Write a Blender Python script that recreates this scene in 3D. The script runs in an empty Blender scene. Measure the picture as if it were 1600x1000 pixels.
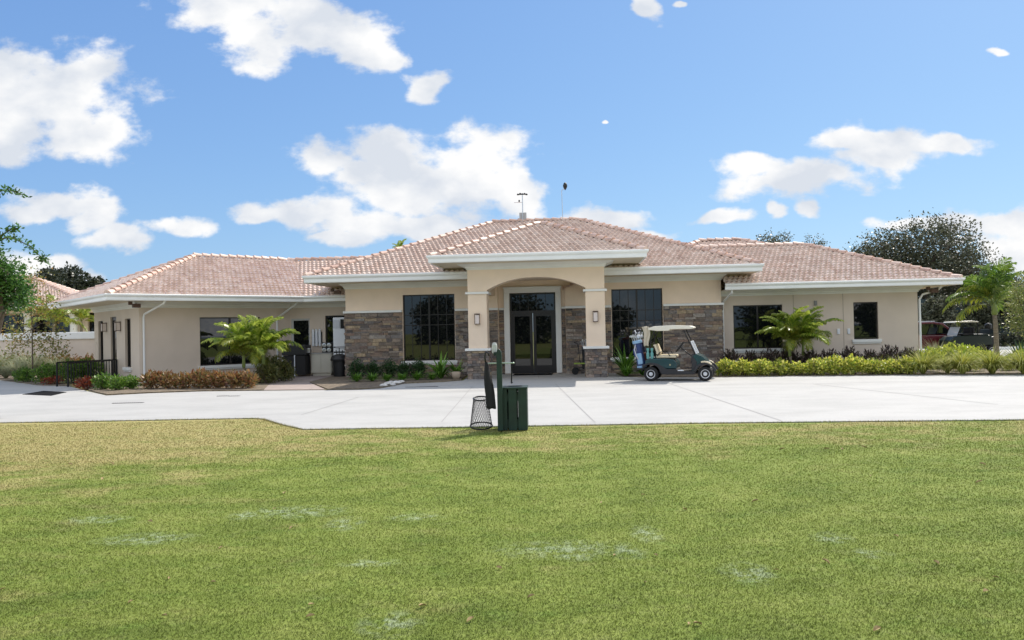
import bpy, math, random
import numpy as np
from mathutils import Vector, Matrix, Euler
random.seed(7); RNG = np.random.default_rng(7)
rad = math.radians; PI = math.pi
scene = bpy.context.scene; C = scene.collection

# ------------------------------------------------------------------ materials
MATS = {}
def nd(nt, t, **k):
    n = nt.nodes.new(t)
    for a, v in k.items(): setattr(n, a, v)
    return n
def ramp(nt, cols, interp='LINEAR'):
    r = nd(nt, 'ShaderNodeValToRGB'); cr = r.color_ramp; cr.interpolation = interp
    while len(cr.elements) < len(cols): cr.elements.new(0.5)
    for i, (p, c) in enumerate(cols):
        cr.elements[i].position = p; cr.elements[i].color = (*c, 1)
    return r
def mat(name, col=(.5, .5, .5), rough=.6, metal=0, var=0, vscale=3, bump=0, bscale=30, spec=None, ior=None,
        island=None, trans=0, coat=0, stretch=None, emit=None, detail=4, dirt=0):
    """general material: base colour, noise variation, per-island colours, bump, translucency"""
    if name in MATS: return MATS[name]
    m = bpy.data.materials.new(name); m.use_nodes = True; nt = m.node_tree; L = nt.links
    b = nt.nodes['Principled BSDF']; out = nt.nodes['Material Output']
    b.inputs['Base Color'].default_value = (*col, 1); b.inputs['Roughness'].default_value = rough
    b.inputs['Metallic'].default_value = metal
    if spec is not None: b.inputs['Specular IOR Level'].default_value = spec
    if ior: b.inputs['IOR'].default_value = ior
    if coat: b.inputs['Coat Weight'].default_value = coat; b.inputs['Coat Roughness'].default_value = .08
    tc = nd(nt, 'ShaderNodeTexCoord'); src = tc.outputs['Object']
    if stretch:
        mp = nd(nt, 'ShaderNodeMapping'); mp.inputs['Scale'].default_value = stretch
        L.new(src, mp.inputs['Vector']); src = mp.outputs['Vector']
    csock = None
    if island:
        g = nd(nt, 'ShaderNodeNewGeometry'); r = ramp(nt, [(i / max(1, len(island) - 1), c) for i, c in enumerate(island)])
        L.new(g.outputs['Random Per Island'], r.inputs['Fac']); csock = r.outputs['Color']
    if var:
        n = nd(nt, 'ShaderNodeTexNoise'); n.inputs['Scale'].default_value = vscale; n.inputs['Detail'].default_value = detail
        L.new(src, n.inputs['Vector'])
        r2 = ramp(nt, [(.3, (1 - var,) * 3), (.7, (1 + var * .6,) * 3)]); L.new(n.outputs['Fac'], r2.inputs['Fac'])
        mx = nd(nt, 'ShaderNodeMix', data_type='RGBA', blend_type='MULTIPLY'); mx.inputs['Factor'].default_value = 1
        if csock: L.new(csock, mx.inputs['A'])
        else: mx.inputs['A'].default_value = (*col, 1)
        L.new(r2.outputs['Color'], mx.inputs['B']); csock = mx.outputs['Result']
    if csock: L.new(csock, b.inputs['Base Color'])
    if bump:
        n = nd(nt, 'ShaderNodeTexNoise'); n.inputs['Scale'].default_value = bscale; n.inputs['Detail'].default_value = 5
        L.new(src, n.inputs['Vector'])
        bp = nd(nt, 'ShaderNodeBump'); bp.inputs['Strength'].default_value = bump; bp.inputs['Distance'].default_value = .02
        L.new(n.outputs['Fac'], bp.inputs['Height']); L.new(bp.outputs['Normal'], b.inputs['Normal'])
    if trans:
        t = nd(nt, 'ShaderNodeBsdfTranslucent'); ms = nd(nt, 'ShaderNodeMixShader'); ms.inputs['Fac'].default_value = trans
        if csock: L.new(csock, t.inputs['Color'])
        else: t.inputs['Color'].default_value = (*col, 1)
        L.new(b.outputs['BSDF'], ms.inputs[1]); L.new(t.outputs['BSDF'], ms.inputs[2]); L.new(ms.outputs[0], out.inputs['Surface'])
    if emit:
        b.inputs['Emission Color'].default_value = (*emit[:3], 1); b.inputs['Emission Strength'].default_value = emit[3]
    MATS[name] = m; return m

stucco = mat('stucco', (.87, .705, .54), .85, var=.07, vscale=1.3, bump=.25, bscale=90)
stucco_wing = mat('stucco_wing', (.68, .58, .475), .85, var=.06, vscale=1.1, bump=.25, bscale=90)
trimw = mat('painted_trim', (.80, .80, .76), .55, var=.05, vscale=2)
gutterw = mat('gutter_metal', (.84, .85, .83), .38, var=.05, vscale=1.5)
soffit_m = mat('soffit', (.72, .64, .50), .8)
stone_m = mat('ledge_stone', island=[(.09, .078, .068), (.30, .235, .18), (.19, .165, .145), (.46, .35, .22), (.12, .105, .098), (.28, .19, .145), (.43, .38, .32), (.19, .165, .15), (.30, .21, .145), (.14, .12, .11), (.27, .25, .23)],
              rough=.85, var=.35, vscale=14, bump=.7, bscale=45)
mortar = mat('mortar', (.07, .06, .055), .9)
darkframe = mat('bronze_frame', (.022, .018, .016), .35, metal=.3)
glass_m = mat('window_glass', (.006, .007, .008), .015, ior=1.62, var=0)
dark_in = mat('dark_interior', (.012, .012, .012), .8)
whitefin = mat('white_enamel', (.74, .77, .80), .35, var=.04)
blackp = mat('black_plastic', (.012, .012, .013), .45)
blackm = mat('black_metal', (.015, .015, .016), .4, metal=.5)
steel = mat('brushed_steel', (.55, .56, .57), .3, metal=.9)
rubber = mat('rubber', (.015, .015, .015), .85, bump=.2)
frost = mat('frosted_glass', (.75, .66, .60), .5)
copper = mat('aged_copper', (.10, .06, .045), .45, metal=.6)
bark = mat('bark', (.13, .10, .075), .95, var=.4, vscale=8, bump=.8, bscale=25, stretch=(1, 1, .3))
palmbark = mat('palm_bark', (.24, .20, .14), .9, var=.35, vscale=6, bump=.6, bscale=8, stretch=(.5, .5, 5))
soil = mat('mulch', (.19, .15, .105), .95, var=.5, vscale=9, bump=1, bscale=60)
paver = mat('patio_paver', (.33, .27, .24), .85, var=.15, vscale=4, bump=.3)

def leafmat(name, cols, trans=.35, rough=.45):
    return mat(name, island=cols, rough=rough, trans=trans, var=.18, vscale=1.7)
lf_dark = leafmat('leaf_dark', [(.018, .05, .014), (.035, .085, .02), (.05, .12, .03)])
lf_tree = leafmat('leaf_tree', [(.02, .07, .012), (.045, .13, .02), (.09, .20, .035), (.13, .26, .06)], .35, .32)
lf_oak = leafmat('leaf_oak', [(.05, .058, .03), (.085, .095, .05), (.15, .155, .09), (.07, .07, .045)], .2)
lf_yel = leafmat('leaf_yellow', [(.36, .40, .04), (.62, .60, .08), (.76, .72, .22), (.44, .50, .06), (.15, .24, .03), (.26, .34, .05)], .5)
lf_green = leafmat('leaf_green', [(.05, .13, .02), (.12, .24, .03), (.22, .34, .05)], .4)
lf_croton = leafmat('leaf_croton', [(.22, .09, .04), (.34, .16, .06), (.10, .12, .03), (.42, .24, .09), (.16, .05, .03), (.20, .20, .05)], .35)
lf_purple = leafmat('leaf_purple', [(.05, .028, .032), (.09, .045, .045), (.04, .05, .02), (.12, .06, .05)], .25)
lf_red = leafmat('leaf_red', [(.20, .03, .015), (.32, .06, .02), (.10, .03, .015)], .35)
lf_autumn = leafmat('leaf_autumn', [(.16, .20, .04), (.28, .27, .05), (.40, .22, .06), (.12, .17, .04), (.34, .32, .09)], .4)
lf_palm = leafmat('leaf_palm', [(.12, .22, .02), (.32, .42, .04), (.55, .60, .12), (.20, .32, .03)], .45, .3)
lf_palmd = leafmat('leaf_palm_old', [(.10, .16, .02), (.30, .30, .03), (.16, .24, .03)], .4, .4)
lf_grass = leafmat('leaf_fountain', [(.28, .32, .05), (.52, .50, .10), (.18, .24, .03), (.42, .40, .12)], .35, .7)
lf_feather = leafmat('leaf_feather', [(.30, .33, .20), (.42, .42, .28), (.22, .27, .12)], .3, .8)
lf_strap = leafmat('leaf_strap', [(.06, .16, .02), (.13, .28, .03), (.22, .40, .06)], .35, .3)
lf_far = leafmat('leaf_far', [(.025, .035, .02), (.04, .055, .03), (.065, .07, .045)], .15)

# ------------------------------------------------------------------ mesh helpers
class FR:
    """a frame on plan: x along the wall, y inwards, z up"""
    def __init__(s, o=(0, 0), a=0.0): s.o = o; s.c = math.cos(a); s.s = math.sin(a)
    def p(s, x, y, z): return (s.o[0] + x * s.c - y * s.s, s.o[1] + x * s.s + y * s.c, z)
    def q(s, x, y): return (s.o[0] + x * s.c - y * s.s, s.o[1] + x * s.s + y * s.c)
ID = FR()
class MB:
    def __init__(s): s.v = []; s.f = []; s.mi = []; s.cur = 0; s.uv = {}
    def add(s, vs, fs, mi=None):
        b = len(s.v); s.v += [tuple(v) for v in vs]
        for f in fs: s.f.append([b + i for i in f]); s.mi.append(s.cur if mi is None else mi)
        return s
    def box(s, x0, x1, y0, y1, z0, z1, fr=ID, mi=None):
        P = [fr.p(x, y, z) for z in (z0, z1) for x, y in ((x0, y0), (x1, y0), (x1, y1), (x0, y1))]
        return s.add(P, [(3, 2, 1, 0), (4, 5, 6, 7), (0, 1, 5, 4), (1, 2, 6, 5), (2, 3, 7, 6), (3, 0, 4, 7)], mi)
    def obox(s, c, hx, hy, hz, M, mi=None):
        P = [Vector(c) + M @ Vector((x, y, z)) for z in (-hz, hz) for x, y in ((-hx, -hy), (hx, -hy), (hx, hy), (-hx, hy))]
        return s.add(P, [(3, 2, 1, 0), (4, 5, 6, 7), (0, 1, 5, 4), (1, 2, 6, 5), (2, 3, 7, 6), (3, 0, 4, 7)], mi)
    def tube(s, pts, r, n=8, mi=None, cap=True):
        pts = [Vector(p) for p in pts]; rs = r if isinstance(r, (list, tuple)) else [r] * len(pts)
        vs = []; fs = []; prev = None
        for i, p in enumerate(pts):
            t = (pts[min(i + 1, len(pts) - 1)] - pts[max(i - 1, 0)]).normalized()
            if prev is None: a = t.orthogonal().normalized()
            else:
                a = prev - t * prev.dot(t)
                a = a.normalized() if a.length > 1e-5 else t.orthogonal().normalized()
            prev = a; b = t.cross(a)
            for k in range(n):
                w = 2 * PI * k / n; vs.append(p + (a * math.cos(w) + b * math.sin(w)) * rs[i])
        for i in range(len(pts) - 1):
            for k in range(n):
                k2 = (k + 1) % n; fs.append((i * n + k, i * n + k2, (i + 1) * n + k2, (i + 1) * n + k))
        if cap: fs.append(tuple(range(n))[::-1]); fs.append(tuple((len(pts) - 1) * n + k for k in range(n)))
        return s.add(vs, fs, mi)
    def lathe(s, prof, n=20, M=None, mi=None, c=(0, 0, 0)):
        vs = []; fs = []; M = M or Matrix.Identity(3); c = Vector(c)
        for r, z in prof:
            for k in range(n):
                w = 2 * PI * k / n; vs.append(c + M @ Vector((r * math.cos(w), r * math.sin(w), z)))
        for i in range(len(prof) - 1):
            for k in range(n):
                k2 = (k + 1) % n; fs.append((i * n + k, i * n + k2, (i + 1) * n + k2, (i + 1) * n + k))
        if prof[0][0] > 1e-4: fs.append(tuple(range(n))[::-1])
        if prof[-1][0] > 1e-4: fs.append(tuple((len(prof) - 1) * n + k for k in range(n)))
        return s.add(vs, fs, mi)
    def prism(s, poly, y0, y1, M=None, mi=None, c=(0, 0, 0)):
        """poly in xz, extruded along y"""
        n = len(poly); M = M or Matrix.Identity(3); c = Vector(c)
        vs = [c + M @ Vector((x, y, z)) for y in (y0, y1) for x, z in poly]
        fs = [tuple(range(n)), tuple(range(2 * n - 1, n - 1, -1))]
        for i in range(n):
            j = (i + 1) % n; fs.append((j, i, n + i, n + j))
        return s.add(vs, fs, mi)
    def sweep(s, line, prof, closed=False, mi=None, fr=ID):
        """line on plan, outward side on the right hand; prof = (outward offset, z)"""
        n = len(line); L = [Vector(p) for p in line]; dirs = []
        for i in range(n if closed else n - 1): dirs.append((L[(i + 1) % n] - L[i]).normalized())
        mv = []
        for i in range(n):
            d0 = dirs[i - 1] if (closed or i > 0) else dirs[0]
            d1 = dirs[i % len(dirs)] if (closed or i < n - 1) else dirs[-1]
            n0 = Vector((d0.y, -d0.x)); n1 = Vector((d1.y, -d1.x)); b = n0 + n1
            mv.append(b / (1 + n0.dot(n1)))
        vs = [fr.p(L[i].x + mv[i].x * o, L[i].y + mv[i].y * o, z) for i in range(n) for o, z in prof]
        k = len(prof); fs = []
        for i in range(n if closed else n - 1):
            j = (i + 1) % n
            for a in range(k - 1): fs.append((i * k + a, j * k + a, j * k + a + 1, i * k + a + 1))
        return s.add(vs, fs, mi)
    def build(s, name, mats, parent=None, smooth=False, bevel=0, seg=2):
        me = bpy.data.meshes.new(name); me.from_pydata(s.v, [], s.f)
        if not isinstance(mats, (list, tuple)): mats = [mats]
        for m in mats: me.materials.append(m)
        if len(mats) > 1: me.polygons.foreach_set('material_index', s.mi)
        if smooth: me.polygons.foreach_set('use_smooth', [True] * len(me.polygons))
        me.update(); o = bpy.data.objects.new(name, me); C.objects.link(o); o.parent = parent
        if bevel:
            b = o.modifiers.new('bevel', 'BEVEL'); b.width = bevel; b.segments = seg; b.limit_method = 'ANGLE'; b.angle_limit = rad(35)
        if smooth and bevel:
            pass
        return o
def np_mesh(name, V, F, m, parent=None, smooth=False):
    me = bpy.data.meshes.new(name); k = F.shape[1]
    me.vertices.add(len(V)); me.vertices.foreach_set('co', V.astype(np.float32).ravel())
    me.loops.add(F.size); me.loops.foreach_set('vertex_index', F.astype(np.int32).ravel())
    me.polygons.add(len(F)); me.polygons.foreach_set('loop_start', np.arange(0, F.size, k, dtype=np.int32))
    me.polygons.foreach_set('loop_total', np.full(len(F), k, dtype=np.int32))
    if smooth: me.polygons.foreach_set('use_smooth', np.ones(len(F), dtype=bool))
    me.materials.append(m); me.update(calc_edges=True)
    o = bpy.data.objects.new(name, me); C.objects.link(o); o.parent = parent; return o
def tag(o, label=None, cat=None, group=None, kind=None):
    if label: o['label'] = label
    if cat: o['category'] = cat
    if group: o['group'] = group
    if kind: o['kind'] = kind
    return o
def thing(name, label, cat, loc=(0, 0, 0), rz=0, group=None):
    o = bpy.data.objects.new(name, None); C.objects.link(o); o.location = loc; o.rotation_euler = (0, 0, rz)
    o.empty_display_size = .1
    return tag(o, label, cat, group)
def copy_tree(o, parent=None):
    c = o.copy(); C.objects.link(c); c.parent = parent
    for ch in [x for x in bpy.data.objects if x.parent == o]: copy_tree(ch, c)
    return c
def dup(o, loc, rz=0, label=None, scale=1, group=None):
    c = copy_tree(o); c.location = loc; c.rotation_euler = (0, 0, rz)
    c.scale = (scale,) * 3 if not isinstance(scale, tuple) else scale
    if label: c['label'] = label
    if group: c['group'] = group
    return c

# ------------------------------------------------------------------ camera
CF = 1244.0; roll = .0205; pitch = 17 / CF; CH = 1.72
cam = bpy.data.cameras.new('camera'); co = bpy.data.objects.new('camera', cam); C.objects.link(co); scene.camera = co
cam.sensor_width = 36; cam.lens = CF / 1600 * 36; cam.clip_end = 3000; cam.clip_start = .1
co.matrix_world = Matrix.Translation((0, 0, CH)) @ Matrix.Rotation(PI / 2 + pitch, 4, 'X') @ Matrix.Rotation(-roll, 4, 'Z')
RM = co.matrix_world.to_3x3()
def gp(px, py, z=0.0):
    d = RM @ Vector((px - 800, 500 - py, -CF)); t = (z - CH) / d.z; return (d.x * t, d.y * t)

# ------------------------------------------------------------------ world
SUN_EL = rad(46.5); SUN_AZ = rad(44)      # azimuth measured from +Y towards +X
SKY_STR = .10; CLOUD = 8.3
w = bpy.data.worlds.new('World'); scene.world = w; w.use_nodes = True; nt = w.node_tree; L = nt.links
bg = nt.nodes['Background']
sky = nd(nt, 'ShaderNodeTexSky', sky_type='NISHITA'); sky.sun_disc = False
sky.sun_elevation = SUN_EL; sky.sun_rotation = SUN_AZ; sky.air_density = 1.0; sky.dust_density = .6; sky.ozone_density = 3.0; sky.altitude = 10
tc = nd(nt, 'ShaderNodeTexCoord'); sep = nd(nt, 'ShaderNodeSeparateXYZ'); L.new(tc.outputs['Generated'], sep.inputs[0])
def math_(op, a, b=None, c=None, clamp=False):
    n = nd(nt, 'ShaderNodeMath', operation=op); n.use_clamp = clamp
    for i, x in enumerate((a, b, c)):
        if x is None: continue
        if isinstance(x, (int, float)): n.inputs[i].default_value = x
        else: L.new(x, n.inputs[i])
    return n.outputs[0]
ay = math_('MAXIMUM', sep.outputs['Y'], .02)
pa = math_('DIVIDE', sep.outputs['X'], ay); pb = math_('DIVIDE', sep.outputs['Z'], ay)
cmb = nd(nt, 'ShaderNodeCombineXYZ'); L.new(pa, cmb.inputs[0]); L.new(pb, cmb.inputs[1])
nz = nd(nt, 'ShaderNodeTexNoise'); nz.inputs['Scale'].default_value = 13; nz.inputs['Detail'].default_value = 9; nz.inputs['Roughness'].default_value = .58
mpn = nd(nt, 'ShaderNodeMapping'); mpn.inputs['Scale'].default_value = (1, 1.5, 1); L.new(cmb.outputs[0], mpn.inputs['Vector']); L.new(mpn.outputs[0], nz.inputs['Vector'])
# warp the plan position a little so that the outlines are ragged
nzw = nd(nt, 'ShaderNodeTexNoise'); nzw.inputs['Scale'].default_value = 9; nzw.inputs['Detail'].default_value = 5; L.new(mpn.outputs[0], nzw.inputs['Vector'])
sub = nd(nt, 'ShaderNodeVectorMath', operation='SUBTRACT'); L.new(nzw.outputs['Color'], sub.inputs[0]); sub.inputs[1].default_value = (.5, .5, .5)
mul = nd(nt, 'ShaderNodeVectorMath', operation='MULTIPLY'); L.new(sub.outputs[0], mul.inputs[0]); mul.inputs[1].default_value = (.09, .06, 0)
wp = nd(nt, 'ShaderNodeVectorMath', operation='ADD'); L.new(cmb.outputs[0], wp.inputs[0]); L.new(mul.outputs[0], wp.inputs[1])
CL = [(330, 12, 100, 45), (400, 60, 75, 48), (480, 35, 95, 50), (565, 60, 62, 42), (595, 85, 34, 24),
      (85, 150, 120, 78), (30, 195, 55, 50), (185, 185, 58, 48), (110, 210, 80, 38), (5, 120, 60, 45),
      (660, 130, 40, 24), (505, 238, 68, 30), (612, 230, 72, 42), (740, 240, 98, 48), (640, 285, 130, 55), (800, 300, 55, 50), (560, 262, 60, 34), (735, 300, 70, 50),
      (415, 328, 52, 18), (490, 328, 66, 30), (580, 350, 95, 34), (665, 360, 85, 26), (540, 376, 50, 14),
      (940, 345, 95, 22), (1015, 365, 60, 14), (90, 308, 80, 26), (150, 328, 55, 32), (180, 372, 52, 26), (40, 330, 50, 24), (285, 353, 60, 17),
      (1180, 262, 52, 28), (1270, 277, 85, 34), (1225, 288, 105, 30), (1390, 240, 95, 38), (1475, 232, 66, 17), (1330, 218, 60, 15),
      (1135, 340, 44, 13), (1208, 336, 20, 11), (1268, 328, 20, 16), (1470, 340, 100, 13), (1560, 345, 90, 30), (1590, 395, 70, 34), (1500, 378, 60, 9),
      (1012, 12, 26, 20), (1570, 82, 18, 8), (50, 408, 80, 24), (115, 432, 50, 14), (1068, 4, 14, 8), (948, 188, 8, 5), (1620, 470, 80, 20)]
field = None; low = None
for (px, py, rx, ry) in CL:
    d = RM @ Vector((px - 800, 500 - py, -CF)); a0, b0 = d.x / d.y, d.z / d.y
    s1 = nd(nt, 'ShaderNodeVectorMath', operation='SUBTRACT'); L.new(wp.outputs[0], s1.inputs[0]); s1.inputs[1].default_value = (a0, b0, 0)
    s2 = nd(nt, 'ShaderNodeVectorMath', operation='MULTIPLY'); L.new(s1.outputs[0], s2.inputs[0]); s2.inputs[1].default_value = (CF / rx, CF / ry, 0)
    s3 = nd(nt, 'ShaderNodeVectorMath', operation='LENGTH'); L.new(s2.outputs[0], s3.inputs[0])
    v = s3.outputs['Value']
    field = v if field is None else math_('SMOOTH_MIN', field, v, .25)
thr = math_('ADD', math_('SUBTRACT', 1.16, field), math_('MULTIPLY', math_('SUBTRACT', nz.outputs['Fac'], .5), 2.5))
mr = nd(nt, 'ShaderNodeMapRange', interpolation_type='SMOOTHSTEP'); mr.inputs['From Min'].default_value = 0.0; mr.inputs['From Max'].default_value = .55
L.new(thr, mr.inputs['Value'])
front = math_('GREATER_THAN', sep.outputs['Z'], .0)
# unseen broken cloud overhead and behind the viewer, added for brighter neutral fill light
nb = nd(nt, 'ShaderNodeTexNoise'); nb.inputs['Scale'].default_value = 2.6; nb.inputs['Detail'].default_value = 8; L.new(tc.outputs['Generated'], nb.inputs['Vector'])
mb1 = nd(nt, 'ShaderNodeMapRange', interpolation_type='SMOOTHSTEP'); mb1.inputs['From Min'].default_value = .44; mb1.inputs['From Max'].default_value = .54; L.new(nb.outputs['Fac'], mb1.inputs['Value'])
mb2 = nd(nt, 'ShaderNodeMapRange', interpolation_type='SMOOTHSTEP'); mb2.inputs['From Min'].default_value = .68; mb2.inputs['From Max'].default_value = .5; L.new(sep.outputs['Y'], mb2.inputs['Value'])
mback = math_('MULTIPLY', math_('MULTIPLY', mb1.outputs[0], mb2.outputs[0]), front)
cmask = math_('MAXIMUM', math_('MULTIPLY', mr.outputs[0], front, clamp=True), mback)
# soft grey modelling inside the clouds
nz2 = nd(nt, 'ShaderNodeTexNoise'); nz2.inputs['Scale'].default_value = 8; nz2.inputs['Detail'].default_value = 5
off = nd(nt, 'ShaderNodeVectorMath', operation='ADD'); L.new(mpn.outputs[0], off.inputs[0]); off.inputs[1].default_value = (3.3, 1.1, 0); L.new(off.outputs[0], nz2.inputs['Vector'])
cr = ramp(nt, [(.40, (.74, .79, .87)), (.58, (1.04, 1.04, 1.04))]); L.new(nz2.outputs['Fac'], cr.inputs['Fac'])
cm = nd(nt, 'ShaderNodeVectorMath', operation='SCALE'); L.new(cr.outputs['Color'], cm.inputs[0]); L.new(math_('MULTIPLY_ADD', mb2.outputs[0], CLOUD * .5, CLOUD), cm.inputs['Scale'])  # added unseen clouds get extra brightness to lift the fill
ss = nd(nt, 'ShaderNodeSeparateColor'); L.new(sky.outputs['Color'], ss.inputs[0]); skyc = nd(nt, 'ShaderNodeCombineColor')
for i, (A_, g_) in enumerate([(.60, .66), (.78, .60), (.99, .42)]):
    L.new(math_('MULTIPLY', math_('POWER', math_('MULTIPLY', ss.outputs[i], .1165), g_), A_ / .1165), skyc.inputs[i])
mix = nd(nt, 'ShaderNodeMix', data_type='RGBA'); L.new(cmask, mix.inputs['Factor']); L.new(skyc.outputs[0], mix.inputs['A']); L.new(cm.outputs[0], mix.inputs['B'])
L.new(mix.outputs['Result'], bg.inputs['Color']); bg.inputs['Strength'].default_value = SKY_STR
sun = bpy.data.lights.new('sun', 'SUN'); so = bpy.data.objects.new('sun', sun); C.objects.link(so)
sun.energy = 5.0; sun.angle = rad(.5); sun.color = (1, .93, .84)
sd = Vector((math.sin(SUN_AZ) * math.cos(SUN_EL), math.cos(SUN_AZ) * math.cos(SUN_EL), math.sin(SUN_EL)))
so.rotation_euler = (-sd).to_track_quat('-Z', 'Y').to_euler(); so.location = (30, 50, 60)
vs = scene.view_settings; vs.view_transform = 'Standard'; vs.look = 'None'; vs.exposure = .22; vs.gamma = 1

# ------------------------------------------------------------------ ground
def sheet(name, pts, z, m, label=None, zb=None, parent=None):
    mb = MB(); n = len(pts)
    if zb is None: mb.add([(x, y, z) for x, y in pts], [tuple(range(n))])
    else:
        mb.add([(x, y, z) for x, y in pts] + [(x, y, zb) for x, y in pts], [tuple(range(n))] + [(i, n + i, n + (i + 1) % n, (i + 1) % n) for i in range(n)])
    o = mb.build(name, m, parent)
    if parent is None: tag(o, kind='structure')
    if o.data.polygons[0].normal.z < 0: o.data.flip_normals()
    return o
def lawn_material(trans=0):
    m = bpy.data.materials.new('lawn'); m.use_nodes = True; nt = m.node_tree; L = nt.links; b = nt.nodes['Principled BSDF']
    b.inputs['Roughness'].default_value = .9; b.inputs['Specular IOR Level'].default_value = .2
    g = nd(nt, 'ShaderNodeNewGeometry'); pos = g.outputs['Position']
    sp = nd(nt, 'ShaderNodeSeparateXYZ'); L.new(pos, sp.inputs[0])
    def noise(sc, det=4, st=(1, 1, 1), rough=.5):
        mp = nd(nt, 'ShaderNodeMapping'); mp.inputs['Scale'].default_value = st; L.new(pos, mp.inputs['Vector'])
        n = nd(nt, 'ShaderNodeTexNoise'); n.inputs['Scale'].default_value = sc; n.inputs['Detail'].default_value = det; n.inputs['Roughness'].default_value = rough
        L.new(mp.outputs[0], n.inputs['Vector']); return n.outputs['Fac']
    def mm(op, a, b_=None, clamp=False):
        n = nd(nt, 'ShaderNodeMath', operation=op); n.use_clamp = clamp
        for i, x in enumerate((a, b_)):
            if x is None: continue
            if isinstance(x, (int, float)): n.inputs[i].default_value = x
            else: L.new(x, n.inputs[i])
        return n.outputs[0]
    def mixc(f, a, b_):
        n = nd(nt, 'ShaderNodeMix', data_type='RGBA')
        if isinstance(f, float): n.inputs['Factor'].default_value = f
        else: L.new(f, n.inputs['Factor'])
        for k, x in (('A', a), ('B', b_)):
            if isinstance(x, tuple): n.inputs[k].default_value = (*x, 1)
            else: L.new(x, n.inputs[k])
        return n.outputs['Result']
    def mr(x, a, b_, lo=0, hi=1):
        n = nd(nt, 'ShaderNodeMapRange', interpolation_type='SMOOTHSTEP')
        n.inputs['From Min'].default_value = a; n.inputs['From Max'].default_value = b_; n.inputs['To Min'].default_value = lo; n.inputs['To Max'].default_value = hi
        L.new(x, n.inputs['Value']); return n.outputs[0]
    base = ramp(nt, [(.3, GR[0]), (.5, GR[1]), (.72, GR[2])]); L.new(noise(1.1, 6, (1, 1.6, 1), .62), base.inputs['Fac'])
    col = base.outputs['Color']
    # blade scale mottling
    fine = mr(noise(34, 6, (1, 1, 1), .75), .30, .70, .72, 1.28)
    # dry patches, stronger towards the pavement and on the left
    edge = mm('ADD', mr(sp.outputs['Y'], 11.0, 11.5, 0.0, .06), mr(sp.outputs['Y'], 8.5, 13.0, 0.0, .13)); left = mr(sp.outputs['X'], -1.0, -7.0, 0.0, .17)
    dry = mr(mm('ADD', noise(.9, 7, (1, 1.5, 1), .7), mm('ADD', edge, left)), .56, .86)
    col = mixc(mm('MULTIPLY', dry, .85), col, TAN)
    thin = mr(noise(5.5, 6, (1, 1.3, 1), .7), .50, .74); col = mixc(mm('MULTIPLY', thin, .30), col, (.27, .27, .12))
    lush = mr(noise(2.3, 5, (1, 1.4, 1), .65), .52, .72); col = mixc(mm('MULTIPLY', lush, .40), col, (.105, .19, .030))
    # chalky rub marks on the turf
    marks = None
    for (px, py, rx, ry) in [(540, 818, .16, .13), (385, 805, .16, .09), (650, 808, .25, .07), (980, 862, .14, .10), (1010, 835, .12, .14), (900, 868, .2, .07), (1170, 895, .18, .12), (1300, 840, .15, .08), (1360, 865, .15, .06), (150, 812, .3, .08), (460, 800, .5, .12), (880, 858, .5, .12), (230, 842, .4, .1), (610, 975, .18, .1), (580, 880, .22, .05)]:
        x, y = gp(px, py)
        n = nd(nt, 'ShaderNodeVectorMath', operation='SUBTRACT'); L.new(pos, n.inputs[0]); n.inputs[1].default_value = (x, y, 0)
        n2 = nd(nt, 'ShaderNodeVectorMath', operation='MULTIPLY'); L.new(n.outputs[0], n2.inputs[0]); n2.inputs[1].default_value = (1 / rx, 1 / (ry * 2.0), 0)
        n3 = nd(nt, 'ShaderNodeVectorMath', operation='LENGTH'); L.new(n2.outputs[0], n3.inputs[0])
        q = mm('SUBTRACT', 1.3, n3.outputs['Value'], True)
        marks = q if marks is None else mm('MAXIMUM', marks, q)
    mk = mm('MULTIPLY', marks, mr(noise(9, 6, (1, 1, 1), .75), .44, .60)); col = mixc(mm('MULTIPLY', mk, .45), col, (.46, .53, .40))
    vm = nd(nt, 'ShaderNodeVectorMath', operation='SCALE'); L.new(col, vm.inputs[0]); L.new(fine, vm.inputs['Scale'])
    rp = mr(g.outputs['Random Per Island'], 0, 1, .62, 1.38) 
    vm2 = nd(nt, 'ShaderNodeVectorMath', operation='SCALE'); L.new(vm.outputs[0], vm2.inputs[0]); L.new(rp, vm2.inputs['Scale'])
    L.new(vm2.outputs[0], b.inputs['Base Color'])
    if trans:
        t = nd(nt, 'ShaderNodeBsdfTranslucent'); ms = nd(nt, 'ShaderNodeMixShader'); ms.inputs['Fac'].default_value = trans; L.new(vm2.outputs[0], t.inputs['Color'])
        L.new(b.outputs['BSDF'], ms.inputs[1]); L.new(t.outputs['BSDF'], ms.inputs[2]); L.new(ms.outputs[0], nt.nodes['Material Output'].inputs['Surface'])
    bp = nd(nt, 'ShaderNodeBump'); bp.inputs['Strength'].default_value = .8; bp.inputs['Distance'].default_value = .02
    L.new(noise(60, 5, (1, 1, 1), .7), bp.inputs['Height']); L.new(bp.outputs['Normal'], b.inputs['Normal'])
    return m
GR = [(.122, .164, .030), (.170, .217, .041), (.236, .272, .066)]; TAN = (.36, .30, .13)
lawn_m = lawn_material(); blade_m = lawn_material(.28)
sheet('lawn', [(-900, -900), (900, -900), (900, 900), (-900, 900)], 0, lawn_m)

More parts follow.
